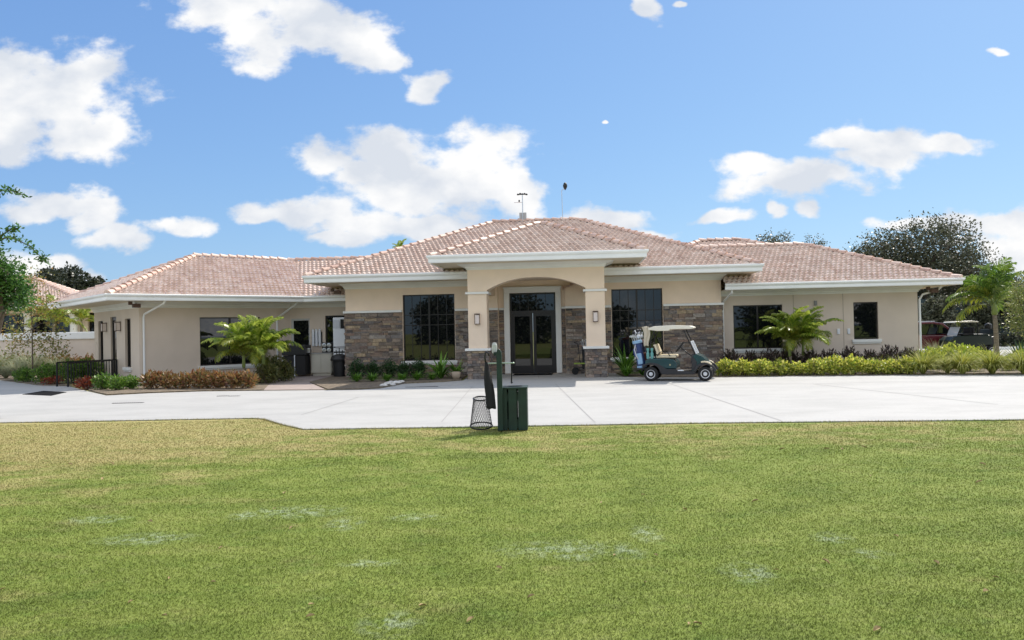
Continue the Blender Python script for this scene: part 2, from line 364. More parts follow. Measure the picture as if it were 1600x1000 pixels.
def concrete_mat(name, col, sc=1.0):
    m = bpy.data.materials.new(name); m.use_nodes = True; nt = m.node_tree; L = nt.links; b = nt.nodes['Principled BSDF']; b.inputs['Roughness'].default_value = .82
    g = nd(nt, 'ShaderNodeNewGeometry')
    def noise(s, det, rough=.6, st=(1, 1, 1)):
        mp = nd(nt, 'ShaderNodeMapping'); mp.inputs['Scale'].default_value = st; L.new(g.outputs['Position'], mp.inputs['Vector'])
        n = nd(nt, 'ShaderNodeTexNoise'); n.inputs['Scale'].default_value = s; n.inputs['Detail'].default_value = det; n.inputs['Roughness'].default_value = rough; L.new(mp.outputs[0], n.inputs['Vector']); return n.outputs['Fac']
    r1 = ramp(nt, [(.3, tuple(c * .84 for c in col)), (.55, col), (.8, tuple(min(.9, c * 1.06) for c in col))]); L.new(noise(.5, 8, .7, (1, 1.7, 1)), r1.inputs['Fac'])
    r2 = ramp(nt, [(.35, (.93, .93, .93)), (.7, (1.04, 1.04, 1.03))]); L.new(noise(25, 5, .7), r2.inputs['Fac'])
    mx = nd(nt, 'ShaderNodeMix', data_type='RGBA', blend_type='MULTIPLY'); mx.inputs['Factor'].default_value = 1
    L.new(r1.outputs['Color'], mx.inputs['A']); L.new(r2.outputs['Color'], mx.inputs['B']); L.new(mx.outputs['Result'], b.inputs['Base Color'])
    bp = nd(nt, 'ShaderNodeBump'); bp.inputs['Strength'].default_value = .25; bp.inputs['Distance'].default_value = .01; L.new(noise(120, 3), bp.inputs['Height']); L.new(bp.outputs['Normal'], b.inputs['Normal'])
    return m
conc = concrete_mat('concrete', (.405, .40, .382))
ZC = .02
near = [(-60, 19.5), gp(-300, 664), gp(0, 661.5), gp(200, 658), gp(395, 654.5), gp(412, 655.5), gp(440, 664), gp(475, 672), gp(780, 667.5), gp(1100, 662), gp(1600, 657), gp(2000, 653)]
far_ = [(60, 15.5), (60, 26), gp(2000, 583), gp(1600, 585), gp(1300, 587.5), gp(1110, 590), (4.6, 27.45), (3.9, 28.2), (3.9, 31.6), (-1.7, 31.6), (-1.75, 27.95), gp(690, 598), gp(632, 600.5), gp(594, 608), gp(560, 610), gp(506, 610.5), gp(415, 611.5), gp(320, 612.5), gp(234, 615.5), gp(166, 619), gp(140, 613), gp(110, 605), (-19.5, 33.0), (-21, 37), (-60, 50)]
drive = sheet('driveway', near + far_, ZC, conc, zb=-.02)
# expansion joints cut in the slab
jm = mat('joint_seal', (.30, .29, .28), .9)
mbj = MB()
def joint(a, b, wd=.022):
    a = Vector(a); b = Vector(b); t = (b - a).normalized(); n = Vector((-t.y, t.x)) * wd / 2
    mbj.add([(*(a - n), ZC + .004), (*(b - n), ZC + .004), (*(b + n), ZC + .004), (*(a + n), ZC + .004)], [(0, 1, 2, 3)])
for a, b in [((868, 601), (930, 662)), ((1045, 600), (1220, 659)), ((738, 605), (690, 661)), ((1270, 601), (1560, 634)), ((560, 622), (470, 650)),
             ((560, 622), (738, 612)), ((738, 612), (870, 606)), ((868, 606), (1045, 603)), ((1045, 603), (1600, 596)), ((150, 636), (560, 622))]:
    joint(gp(*a), gp(*b))
for x in (-1.0, .9, 2.9): joint((x, 28.2), (x + .1, 31.2))
joint((-1.6, 28.2), (3.8, 27.9))
mbj.build('joint', jm, drive)
# beds and patio
ZB = .045
sheet('planting_bed', [gp(1600, 585.6), gp(1300, 588), gp(1112, 590.5), (4.7, 27.55), (4.0, 28.3), (3.95, 32.2), (16, 31), (16.5, 37), (60, 37), (60, 26.2), gp(2000, 583.6)][::-1], ZB, soil, zb=-.01)
sheet('planting_bed', [(-1.8, 31.9), (-1.85, 28.05), gp(690, 597.5), gp(634, 600), gp(596, 607.2), gp(560, 609.2), gp(512, 609.6), (-7.3, 28.6), (-7.3, 32.6)], ZB, soil, zb=-.01)
sheet('patio', [gp(508, 610.0), (-7.35, 28.6), (-7.35, 33.8), (-9.9, 33.8), (-9.2, 30.2), gp(410, 611.0)], ZB - .008, paver, zb=-.01)
sheet('planting_bed', [gp(412, 611.0), (-9.1, 30.2), (-9.9, 33.8), (-13.8, 30.1), (-16.6, 34.2), gp(128, 604), gp(142, 612), gp(168, 618), gp(234, 614.8), gp(320, 612)], ZB, soil, zb=-.01)
sheet('planting_bed', [gp(112, 604.6), gp(60, 603), gp(-20, 592), gp(-200, 590), (-60, 52), (-20, 52), (-20.5, 37), (-19.4, 33.2)], ZB + .004, soil, zb=-.01)
sheet('parking_lot', [(17.5, 38), (90, 34), (90, 75), (17, 75)], .012, conc)

# ------------------------------------------------------------------ close-cut grass blades near the camera
def grass():
    N = 520000
    y = 4.2 * np.exp(RNG.random(N) * math.log(16.6 / 4.2)); x = (RNG.random(N) - .5) * (1.36 * y + 1.2)
    lim = np.where(x > -.3, 14.2 - .052 * (x + .3), np.where(x > -3.8, 14.35, np.minimum(14.4 + (-3.8 - x) * 1.55, 16.45))) - .06
    k = y < lim; x = x[k]; y = y[k]; n = len(x)
    h = RNG.uniform(.006, .017, n) * np.where(y > 10.5, 1.25, 1); wd = RNG.uniform(.0016, .0032, n) * (y / 5.0) ** .8
    a = RNG.uniform(0, 2 * PI, n); t = RNG.uniform(.2, 1.3, n) * h; ta = RNG.uniform(0, 2 * PI, n)
    V = np.zeros((n, 3, 3)); V[:, 0] = np.stack([x - np.cos(a) * wd, y - np.sin(a) * wd, np.zeros(n)], 1)
    V[:, 1] = np.stack([x + np.cos(a) * wd, y + np.sin(a) * wd, np.zeros(n)], 1)
    V[:, 2] = np.stack([x + np.cos(ta) * t, y + np.sin(ta) * t, h], 1)
    o = np_mesh('grass', V.reshape(-1, 3), np.arange(3 * n).reshape(-1, 3), blade_m)
    tag(o, 'short mown green turf blades across the foreground lawn', 'grass', kind='stuff')
    # longer ragged blades hanging over the slab edge
    V = []; pts = [Vector(p) for p in near[1:]]
    for a, b in zip(pts[:-1], pts[1:]):
        if a.x > 12 or b.x < -14: continue
        L_ = (b - a).length; n = int(L_ * 330); t = (b - a).normalized(); nn = Vector((-t.y, t.x))
        for i in range(n):
            p = a + (b - a) * random.random() + nn * (random.gauss(-.012, .018)); h = random.uniform(.015, .045); wd = random.uniform(.003, .006); w_ = random.uniform(0, 6.28); l = nn * random.uniform(-.01, .035) + t * random.uniform(-.02, .02)
            V += [(p.x - wd * math.cos(w_), p.y - wd * math.sin(w_), 0), (p.x + wd * math.cos(w_), p.y + wd * math.sin(w_), 0), (p.x + l.x, p.y + l.y, h)]
    e_ = np_mesh('edge_grass', np.array(V), np.arange(len(V)).reshape(-1, 3), blade_m); tag(e_, 'ragged longer grass blades along the concrete edge', 'grass', kind='stuff')
grass()

# ------------------------------------------------------------------ clubhouse
YAW = rad(-5); BO = (0, 31)
house = thing('golf_clubhouse', 'long single storey beige stucco clubhouse with tiled hip roofs and arched entrance porch', 'building', (BO[0], BO[1], 0), YAW)
def w2l(x, y):
    x -= BO[0]; y -= BO[1]; c, s = math.cos(-YAW), math.sin(-YAW); return (x * c - y * s, x * s + y * c)
def l2w(x, y):
    c, s = math.cos(YAW), math.sin(YAW); return (BO[0] + x * c - y * s, BO[1] + x * s + y * c)
WA = rad(41); WO = w2l(-13.91, 29.68); WF = FR(WO, WA - YAW)       # left wing frame: origin at its wall corner
SF = FR(WF.q(0, 0), WA - YAW - PI / 2)                               # side wall of the left wing: x runs towards the corner
def roof_mat():
    m = bpy.data.materials.new('roof_tile'); m.use_nodes = True; nt = m.node_tree; L = nt.links; b = nt.nodes['Principled BSDF']
    b.inputs['Roughness'].default_value = .30; b.inputs['Specular IOR Level'].default_value = 1.0
    uv = nd(nt, 'ShaderNodeUVMap'); fl = nd(nt, 'ShaderNodeVectorMath', operation='FLOOR'); L.new(uv.outputs[0], fl.inputs[0])
    wn = nd(nt, 'ShaderNodeTexWhiteNoise', noise_dimensions='2D'); L.new(fl.outputs[0], wn.inputs['Vector'])
    r = ramp(nt, [(0, (.51, .355, .28)), (.3, (.57, .42, .34)), (.6, (.61, .465, .385)), (.85, (.65, .52, .445)), (1, (.48, .325, .255))]); L.new(wn.outputs['Value'], r.inputs['Fac'])
    tc = nd(nt, 'ShaderNodeTexCoord'); n = nd(nt, 'ShaderNodeTexNoise'); n.inputs['Scale'].default_value = 1.2; n.inputs['Detail'].default_value = 8; L.new(tc.outputs['Object'], n.inputs['Vector'])
    r2 = ramp(nt, [(.35, (.92, .92, .92)), (.7, (1.06, 1.06, 1.06))]); L.new(n.outputs['Fac'], r2.inputs['Fac'])
    mx = nd(nt, 'ShaderNodeMix', data_type='RGBA', blend_type='MULTIPLY'); mx.inputs['Factor'].default_value = 1
    L.new(r.outputs['Color'], mx.inputs['A']); L.new(r2.outputs['Color'], mx.inputs['B']); L.new(mx.outputs['Result'], b.inputs['Base Color'])
    return m
tile_m = roof_mat()
cap_m = mat('ridge_tile', island=[(.52, .34, .26), (.66, .46, .36), (.74, .56, .46), (.48, .30, .23)], rough=.4, var=.2, vscale=6)
PIT = .4167
def tile_faces(faces, name, parent):
    """faces: (origin, du, dv, length, max run function, z eave)"""
    V = []; F = []; UV = []
    T = .19; cr = .275; step = T / 5
    for (o, du, dv, Lx, vmax, ze, *lo_) in faces:
        nu = int(Lx / step) + 1; us = np.linspace(0, Lx, nu + 1); vm = np.array([max(0, vmax(u)) for u in us]); top = vm.max()
        nr = int(top / cr) + 1; rows = [(0.0, -.03)]
        for k in range(nr): rows += [(k * cr, .075), ((k + 1) * cr, .005)]
        base = len(V)
        rows_done = []
        for (v, off) in rows:
            vv = np.minimum(v, vm); k = max(0, (len(rows_done) - 1)) // 2; rows_done.append(1)
            ph = (us / T + .5 * (int(k) % 2)) % 1.0; wave = np.clip(np.cos((ph - .5) * 2 * PI) * .5 + .5, 0, 1) ** .7 * .056
            X = o[0] + du[0] * us + dv[0] * vv; Y = o[1] + du[1] * us + dv[1] * vv; Z = ze + PIT * vv + wave + off
            Z = np.where(v > vm, ze + PIT * vm + wave * .3, Z)
            for i in range(nu + 1): V.append((X[i], Y[i], Z[i])); UV.append(0)
        for r in range(len(rows) - 1):
            k = (r - 1) // 2
            for i in range(nu):
                if lo_ and rows[r][0] < lo_[0](us[i]): continue
                if rows[r][0] >= vm[i] and rows[r][0] >= vm[i + 1]: continue
                a = base + r * (nu + 1) + i
                F.append((a, a + 1, a + nu + 2, a + nu + 1, k if r else 0, (us[i] + step / 2) / T))
    me = bpy.data.meshes.new(name); me.from_pydata(V, [], [f[:4] for f in F]); me.materials.append(tile_m)
    uvl = me.uv_layers.new(name='UVMap'); arr = np.zeros((len(F) * 4, 2), dtype=np.float32)
    fk = np.array([f[4] for f in F]); fu = np.array([f[5] for f in F])
    arr[:, 0] = np.repeat(fu, 4); arr[:, 1] = np.repeat(fk + .5, 4); uvl.data.foreach_set('uv', arr.ravel())
    ob = bpy.data.objects.new(name, me); C.objects.link(ob); ob.parent = parent; return ob
def caps(mb, a, b, r=.125, sp=.37):
    a = Vector(a); b = Vector(b); n = max(1, int((b - a).length / sp)); t = (b - a).normalized(); side = t.cross(Vector((0, 0, 1))).normalized(); up = side.cross(t)
    for i in range(n):
        p0 = a + (b - a) * (i / n) - t * .05 + up * .035; p1 = a + (b - a) * ((i + 1) / n) + up * 0.0
        vs = []; K = 7
        for (p, rr) in ((p0, r * 1.12), (p1, r * .9)):
            for k in range(K + 1):
                w = PI * k / K; vs.append(p + side * math.cos(w) * rr + up * math.sin(w) * rr * .95 - up * .03)
        fs = [(k, k + 1, K + 2 + k, K + 1 + k) for k in range(K)] + [tuple(range(K, -1, -1))]
        mb.add(vs, fs)
def hip_roof(x0, x1, y0, y1, ze, fr, name='roof', cap_skip=(), notch=None):
    """rectangular hip roof in a frame; tiles on all four slopes, caps on hips and ridge"""
    W = x1 - x0; D = y1 - y0; s = min(W, D) / 2
    d = lambda x, y: tuple(np.array(fr.q(x, y)) - np.array(fr.q(0, 0)))
    sides = [(fr.q(x0, y0), d(1, 0), d(0, 1), W, lambda u: min(u, W - u, s), ze), (fr.q(x1, y0), d(0, 1), d(-1, 0), D, lambda u: min(u, D - u, s), ze),
             (fr.q(x1, y1), d(-1, 0), d(0, -1), W, lambda u: min(u, W - u, s), ze), (fr.q(x0, y1), d(0, -1), d(1, 0), D, lambda u: min(u, D - u, s), ze)]
    if notch: sides[0] = sides[0] + (lambda u: notch[1] if u < notch[0] else 0.0,)
    rf = tile_faces(sides, name, house)
    mb = MB(); zr = ze + PIT * s
    if W >= D: r0, r1 = (x0 + s, (y0 + y1) / 2), (x1 - s, (y0 + y1) / 2)
    else: r0, r1 = ((x0 + x1) / 2, y0 + s), ((x0 + x1) / 2, y1 - s)
    cs = {'fl': ((x0, y0), r0), 'fr': ((x1, y0), r1 if W >= D else r0), 'bl': ((x0, y1), r0 if W >= D else r1), 'br': ((x1, y1), r1)}
    for k, (e, r) in cs.items():
        if k in cap_skip: continue
        caps(mb, fr.p(*e, ze + .05), fr.p(*r, zr + .05))
    if 'ridge' not in cap_skip and (Vector(r0) - Vector(r1)).length > .2: caps(mb, fr.p(*r0, zr + .06), fr.p(*r1, zr + .06))
    mb.build('ridge_tiles', cap_m, rf)
    return rf
def gut(zb, zt, ov):
    return [(-ov - .25, zb + .02), (-.02, zb + .02), (-.02, zb), (.06, zb), (.075, zb + .03), (.075, zb + (zt - zb) * .5), (.13, zb + (zt - zb) * .72), (.14, zt - .02), (.12, zt), (.0, zt)]
# --- main block
mx0, mx1, my0, my1 = -7.7, 9.17, -1.4, 11.6
hip_roof(mx0, mx1, my0, my1, 3.92, ID)
g = MB().sweep([(mx0, my1), (mx0, my0), (mx1, my0), (mx1, my1)], [p for p in gut(3.69, 3.97, 1.4)[2:]], closed=True).build('gutter', gutterw, house)
MB().sweep([(mx0, my1), (mx0, my0), (mx1, my0), (mx1, my1)], gut(3.69, 3.97, 1.4)[:3], closed=True).build('soffit', soffit_m, house)
def frz(z0, z1): return [(0, z0), (.03, z0), (.035, z0 + .05), (.07, z0 + .065), (.08, z0 + (z1 - z0) * .5), (.22, z1), (0, z1)]
MB().sweep([(-6.62, 6), (-6.62, 0), (-1.36, 0)], frz(3.5, 3.712)).build('frieze', trimw, house)
MB().sweep([(3.54, 0), (8.01, 0), (8.01, 6)], frz(3.5, 3.712)).build('frieze', trimw, house)
# --- portico roof
px0, px1, py0, py1 = -2.42, 4.85, -3.9, 7.1
hip_roof(px0, px1, py0, py1, 4.30, ID, cap_skip=('bl', 'br'))
PL = [(px0, 2.5), (px0, py0), (px1, py0), (px1, 2.5)]
MB().sweep(PL, gut(4.10, 4.36, 1.1)[2:]).build('gutter', gutterw, house)
MB().sweep(PL, gut(4.10, 4.36, 1.1)[:3]).build('soffit', soffit_m, house)
MB().sweep([(-1.35, 0), (-1.35, -2.6), (3.53, -2.6), (3.53, 0)], frz(3.93, 4.122)[:5] + [(.34, 4.122), (0, 4.122)]).build('frieze', trimw, house)
# --- right wing
hip_roof(2.0, 16.4, -.7, 7.9, 3.26, ID, cap_skip=('fl', 'bl'), notch=(6.02, .95))
RL = [(8.03, -.7), (16.4, -.7), (16.4, 7.9), (7.0, 7.9)]
MB().sweep(RL, gut(3.07, 3.31, 1.1)[2:]).build('gutter', gutterw, house)
MB().sweep(RL, gut(3.07, 3.31, 1.1)[:3]).build('soffit', soffit_m, house)
MB().sweep([(8.01, .4), (15.35, .4), (15.35, 7)], frz(2.88, 3.092)).build('frieze', trimw, house)
# --- rear block behind the right wing, only its ridge shows
hip_roof(2.5, 16.0, 1.2, 12.8, 3.28, ID)
# --- left wing and the short stretch over the outdoor counter
hip_roof(-1.4, 12.0, -1.4, 7.8, 3.26, WF, cap_skip=('fr', 'br'))
J = WF.q(-1.4 + 4.6 + 4.2, 3.2)
Pv = w2l(-8.5, 32.52)
hip_roof(J[0] - 4.6, 2.0, Pv[1], Pv[1] + 9.2, 3.265, ID, cap_skip=('fl', 'fr', 'bl', 'br'))
LLn = [WF.q(-1.4, 7.8), WF.q(-1.4, -1.4), Pv, (-6.7, Pv[1])]
MB().sweep(LLn, gut(3.07, 3.31, 1.2)[2:]).build('gutter', gutterw, house)
MB().sweep(LLn, gut(3.07, 3.31, 1.2)[:3]).build('soffit', soffit_m, house)
Q = None
# kitchen wall at local y=1.8; meet of the wing front wall with it
ky = 1.8
tq = (ky - WO[1]) / math.sin(WA - YAW); Kx = WO[0] + tq * math.cos(WA - YAW)
MB().sweep([WF.q(0, 6.4), WF.q(0, 0), (Kx, ky), (-6.62, ky)], frz(2.87, 3.092)).build('frieze', trimw, house)

# --- walls: sheets with openings and reveals
def wall(mb, fr, x0, x1, z0, z1, ops=(), y=0, dep=.14):
    xs = sorted({x0, x1, *[v for o in ops for v in o[:2]]}); zs = sorted({z0, z1, *[v for o in ops for v in o[2:4]]})
    for i in range(len(xs) - 1):
        for j in range(len(zs) - 1):
            cx = (xs[i] + xs[i + 1]) / 2; cz = (zs[j] + zs[j + 1]) / 2
            if any(o[0] < cx < o[1] and o[2] < cz < o[3] for o in ops): continue
            mb.add([fr.p(xs[i], y, zs[j]), fr.p(xs[i + 1], y, zs[j]), fr.p(xs[i + 1], y, zs[j + 1]), fr.p(xs[i], y, zs[j + 1])], [(0, 1, 2, 3)])
    for o in ops:
        a, b, c, d = o[:4]
        for (p, q) in (((a, c), (a, d)), ((a, d), (b, d)), ((b, d), (b, c)), ((b, c), (a, c))):
            mb.add([fr.p(p[0], y, p[1]), fr.p(q[0], y, q[1]), fr.p(q[0], y + dep, q[1]), fr.p(p[0], y + dep, p[1])], [(0, 1, 2, 3)])
def window(fr, a, b, c, d, cols=1, y=0, dep=.14, mv=(), mh=(), sill=True, fw=.045, sillm=None):
    mb = MB(); y0 = y + dep - .05; y1 = y + dep
    mb.box(a, a + fw, y0, y1, c, d, fr).box(b - fw, b, y0, y1, c, d, fr).box(a + fw, b - fw, y0, y1, d - fw, d, fr).box(a + fw, b - fw, y0, y1, c, c + fw, fr)
    ce = [a + (b - a) * k / cols for k in range(1, cols)]
    for x in ce: mb.box(x - fw * .7, x + fw * .7, y0 - .003, y1, c + fw, d - fw, fr)
    f = mb.build('window', darkframe, house)
    for k in range(cols):
        p = MB(); xa = a + (b - a) * k / cols; xb = a + (b - a) * (k + 1) / cols
        jit = random.uniform(-.0008, .0008)
        p.add([fr.p(xa, y1 - .012, c), fr.p(xb, y1 - .012 + jit, c), fr.p(xb, y1 - .012 + jit * .5, d), fr.p(xa, y1 - .012, d)], [(0, 1, 2, 3)])
        p.build('pane', glass_m, f)
    if mv or mh:
        q = MB()
        for x in mv: q.box(x - .012, x + .012, y1 - .03, y1 - .014, c + fw, d - fw, fr)
        for z in mh: q.box(a + fw, b - fw, y1 - .034, y1 - .015, z - .014, z + .014, fr)
        q.build('muntins', darkframe, f)
    if sill:
        s_ = MB(); s_.box(a - .09, b + .09, y - .09, y + .02, c - .11, c - .002, fr).box(a - .06, b + .06, y - .055, y - .002, c - .17, c - .112, fr)
        s_.build('sill', trimw, f, bevel=.008)
    return f
W1 = (-4.31, -2.25, .62, 3.22); W2 = (3.86, 5.80, .62, 3.24)
DX0, DX1 = -.55, 2.09
mb = MB(); wall(mb, ID, -6.62, DX0, 0, 3.75, [W1]); wall(mb, ID, DX1, 8.01, 0, 3.75, [W2])
mb.add([(-6.62, 0, 0), (-6.62, 9, 0), (-6.62, 9, 3.75), (-6.62, 0, 3.75)], [(0, 1, 2, 3)]); mb.add([(8.01, 0, 0), (8.01, 9, 0), (8.01, 9, 3.75), (8.01, 0, 3.75)], [(0, 1, 2, 3)])
mb.add([(DX0, 0, 0), (DX0, .3, 0), (DX0, .3, 3.75), (DX0, 0, 3.75)], [(0, 1, 2, 3)]); mb.add([(DX1, 0, 0), (DX1, .3, 0), (DX1, .3, 3.75), (DX1, 0, 3.75)], [(0, 1, 2, 3)])
wall(mb, ID, DX0, DX1, 0, 3.75, [(-.11, 1.69, .03, 3.2)], y=.3, dep=.12)
# portico beams, shafts, ceiling
def arch_beam():
    a0, a1 = -.65, 2.85; zs, za = 3.2, 3.62; xc = (a0 + a1) / 2; hw = (a1 - a0) / 2; rise = za - zs
    R_ = (hw * hw + rise * rise) / (2 * rise); pts = []
    for i in range(25):
        x = a0 + (a1 - a0) * i / 24; t_ = (x - xc) / hw; pts.append((x, zs + rise * (1 - abs(t_) ** 2.3)))
    top = 4.12
    for y in (-2.6, -1.95):
        for i in range(24): mb.add([(pts[i][0], y, pts[i][1]), (pts[i + 1][0], y, pts[i + 1][1]), (pts[i + 1][0], y, top), (pts[i][0], y, top)], [(0, 1, 2, 3)])
        mb.add([(-1.35, y, 3.1), (a0, y, 3.1), (a0, y, top), (-1.35, y, top)], [(0, 1, 2, 3)]); mb.add([(a1, y, 3.1), (3.53, y, 3.1), (3.53, y, top), (a1, y, top)], [(0, 1, 2, 3)])
    for i in range(24): mb.add([(pts[i][0], -2.6, pts[i][1]), (pts[i + 1][0], -2.6, pts[i + 1][1]), (pts[i + 1][0], -1.95, pts[i + 1][1]), (pts[i][0], -1.95, pts[i][1])], [(0, 1, 2, 3)])
    for xa, xb in ((-1.35, -.65), (2.85, 3.53)):
        for x in (xa, xb): mb.add([(x, -2.6, 3.1), (x, 0, 3.1), (x, 0, top), (x, -2.6, top)], [(0, 1, 2, 3)])
        mb.add([(xa, -2.6, 3.1), (xb, -2.6, 3.1), (xb, 0, 3.1), (xa, 0, 3.1)], [(0, 1, 2, 3)])
    for x in (a0, a1): mb.add([(x, -2.6, 3.1), (x, -1.95, 3.1), (x, -1.95, zs), (x, -2.6, zs)], [(0, 1, 2, 3)])
    mb.add([(-.65, -1.95, 3.68), (2.85, -1.95, 3.68), (2.85, .3, 3.68), (-.65, .3, 3.68)], [(0, 1, 2, 3)])
arch_beam()
mb.build('wall', stucco, house)
mb = MB()
RW1 = (8.52, 10.37, .85, 2.52); RW2 = (13.0, 13.9, 1.13, 2.54)
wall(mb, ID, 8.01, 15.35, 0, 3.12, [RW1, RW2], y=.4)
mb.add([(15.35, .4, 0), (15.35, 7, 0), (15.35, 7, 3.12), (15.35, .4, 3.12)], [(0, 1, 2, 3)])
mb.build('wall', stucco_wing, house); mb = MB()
LW = (2.24, 4.71, .60, 2.5)
wl = tq
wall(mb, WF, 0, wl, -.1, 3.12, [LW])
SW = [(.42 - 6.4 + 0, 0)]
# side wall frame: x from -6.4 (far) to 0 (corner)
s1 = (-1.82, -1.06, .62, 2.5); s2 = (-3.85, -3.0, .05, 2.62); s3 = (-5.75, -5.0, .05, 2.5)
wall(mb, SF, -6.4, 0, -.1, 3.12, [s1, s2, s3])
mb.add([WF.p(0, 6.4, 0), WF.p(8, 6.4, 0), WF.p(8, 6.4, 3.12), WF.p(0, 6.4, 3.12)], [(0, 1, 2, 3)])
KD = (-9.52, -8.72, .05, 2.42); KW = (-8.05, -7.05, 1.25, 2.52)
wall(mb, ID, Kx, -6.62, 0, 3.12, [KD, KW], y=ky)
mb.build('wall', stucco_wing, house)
# vertical control joints on the right wing
for x in (10.78, 12.62): MB().box(x - .008, x + .008, .392, .4005, .2, 2.88).build('control_joint', mat('joint_brown', (.36, .30, .24), .9), house)  # thin strips in a darker brown than the wall
# windows
def thirds(a, b):
    m = (a + b) / 2; return [a + (m - a) / 3, a + 2 * (m - a) / 3, m + (b - m) / 3, m + 2 * (b - m) / 3]
window(ID, *W1, cols=2, mv=thirds(*W1[:2]), mh=[2.42, 2.02]); window(ID, *W2, cols=2, mv=thirds(*W2[:2]), mh=[2.42, 2.02])
window(ID, *RW1, cols=2, y=.4); window(ID, *RW2, y=.4)
window(WF, *LW, cols=2); window(SF, *s1); window(SF, *s3, sill=False)
window(ID, *KW, y=ky)
def door_leaf(fr, a, b, c, d, y, handle_x, glass=(.12, .3)):
    mb = MB(); st = glass[0]; bt = glass[1]
    mb.box(a, a + st, y, y + .045, c, d, fr).box(b - st, b, y, y + .045, c, d, fr).box(a + st, b - st, y, y + .045, d - st, d, fr).box(a + st, b - st, y, y + .045, c, c + bt, fr)
    o = mb.build('door', darkframe, house)
    MB().add([fr.p(a + st, y + .025, c + bt), fr.p(b - st, y + .025, c + bt), fr.p(b - st, y + .026, d - st), fr.p(a + st, y + .026, d - st)], [(0, 1, 2, 3)]).build('pane', glass_m, o)
    h = MB(); h.tube([fr.p(handle_x, y - .05, 1.0), fr.p(handle_x, y - .05, 1.3)], .014); h.box(handle_x - .01, handle_x + .01, y - .05, y, 1.02, 1.04, fr).box(handle_x - .01, handle_x + .01, y - .05, y, 1.26, 1.28, fr)
    h.build('handle', blackm, o)
    return o
# entrance
yd = .34
mb = MB(); mb.box(-.11, -.05, yd - .02, .42, .03, 3.2).box(1.63, 1.69, yd - .02, .42, .03, 3.2).box(-.05, 1.63, yd - .02, .42, 3.14, 3.2).box(-.05, 1.63, yd - .02, .42, 2.40, 2.50)
ef = mb.build('door_frame', darkframe, house)
MB().add([(-.05, .40, 2.5), (1.63, .40, 2.5), (1.63, .402, 3.14), (-.05, .402, 3.14)], [(0, 1, 2, 3)]).build('pane', glass_m, ef)
q = MB()
for i in range(1, 5): q.box(-.05 + 1.68 * i / 5 - .01, -.05 + 1.68 * i / 5 + .01, .38, .396, 2.5, 3.14)
q.build('muntins', darkframe, ef)
door_leaf(ID, -.05, .785, .04, 2.40, yd + .01, .69); door_leaf(ID, .795, 1.63, .04, 2.40, yd + .01, .89)
mb = MB(); mb.box(-.33, -.113, .20, .297, .05, 3.2).box(1.693, 1.91, .20, .297, .05, 3.2).box(-.33, 1.91, .20, .297, 3.202, 3.41).box(-.36, 1.94, .17, .199, 3.38, 3.44)
mb.build('door_surround', trimw, house, bevel=.01)
door_leaf(SF, s2[0] + .02, s2[1] - .02, .06, 2.6, .06, s2[1] - .12)
# side door wall notice
# outdoor counter door: pale glazed door
mb = MB(); mb.box(KD[0], KD[0] + .09, ky + .02, ky + .08, .05, 2.42).box(KD[1] - .05, KD[1], ky + .02, ky + .08, .05, 2.42).box(KD[0] + .09, KD[1] - .05, ky + .02, ky + .08, 2.34, 2.42).box(KD[0] + .09, KD[1] - .05, ky + .02, ky + .08, .05, .2)
o = mb.build('door', mat('pale_door', (.50, .50, .48), .5), house)
MB().add([(KD[0] + .09, ky + .06, .2), (KD[1] - .05, ky + .06, .2), (KD[1] - .05, ky + .06, 2.34), (KD[0] + .09, ky + .06, 2.34)], [(0, 1, 2, 3)]).build('pane', glass_m, o)

# --- stone veneer
def stones(mb, fr, x0, x1, z0, z1, y=0, sl=(.14, .5), y_dir=-1):
    z = z0
    while z < z1 - .02:
        h = min(random.choice((.06, .075, .09, .11, .14)), z1 - z)
        if z1 - z - h < .04: h = z1 - z
        x = x0 - random.uniform(0, .2)
        while x < x1:
            l = random.uniform(*sl); xa = max(x, x0); xb = min(x + l, x1)
            if x1 - xb < .06: xb = x1
            if xb - xa > .02:
                dpt = random.uniform(.035, .075); g_ = .004
                mb.box(xa + g_, xb - g_, y - dpt, y - .001, z + g_, z + h - g_, fr)
                n = len(mb.v)                                   # knock the front corners about
                for i in range(n - 8, n):
                    v = mb.v[i]; mb.v[i] = (v[0] + random.uniform(-.004, .004), v[1] + random.uniform(-.008, .008), v[2] + random.uniform(-.004, .004))
            x = xb if xb == x1 else x + l
        z += h
mb = MB(); SZ = 2.54
for (a, b, c, d) in [(-6.62, -4.33, 0, SZ), (-2.23, DX0, 0, SZ), (-4.33, -2.23, 0, .46)]: stones(mb, ID, a, b, c, d)
stones(mb, ID, DX0 + .02, -.34, 0, SZ, y=.3); stones(mb, FR((-6.62, 9), -PI / 2), 6, 9.03, 0, SZ); mb.build('stone_veneer', stone_m, house)
mb = MB(); stones(mb, ID, 1.92, DX1 - .02, 0, SZ, y=.3); mb.build('stone_veneer', stone_m, house); mb = MB()
for (a, b, c, d) in [(DX1, 3.84, 0, SZ), (3.84, 5.82, 0, .46), (5.82, 8.01, 0, SZ)]: stones(mb, ID, a, b, c, d)
mb.build('stone_veneer', stone_m, house); mb = MB(); stones(mb, FR((8.01, 0), PI / 2), .0, .4, 0, SZ)
mb.build('stone_veneer', stone_m, house)
for bx_ in [(-6.70, -4.33, -.12, -.001), (-2.23, DX0 + .02, -.12, -.001), (DX1 - .02, 3.84, -.12, -.001), (5.82, 8.10, -.12, -.001), (DX0 + .02, -.34, .19, .298), (1.92, DX1 - .02, .19, .298), (-6.70, -6.621, .0, 3), (8.012, 8.10, .0, .4)]:
    MB().box(*bx_, SZ + .002, SZ + .09).build('ledge', trimw, house, bevel=.008)
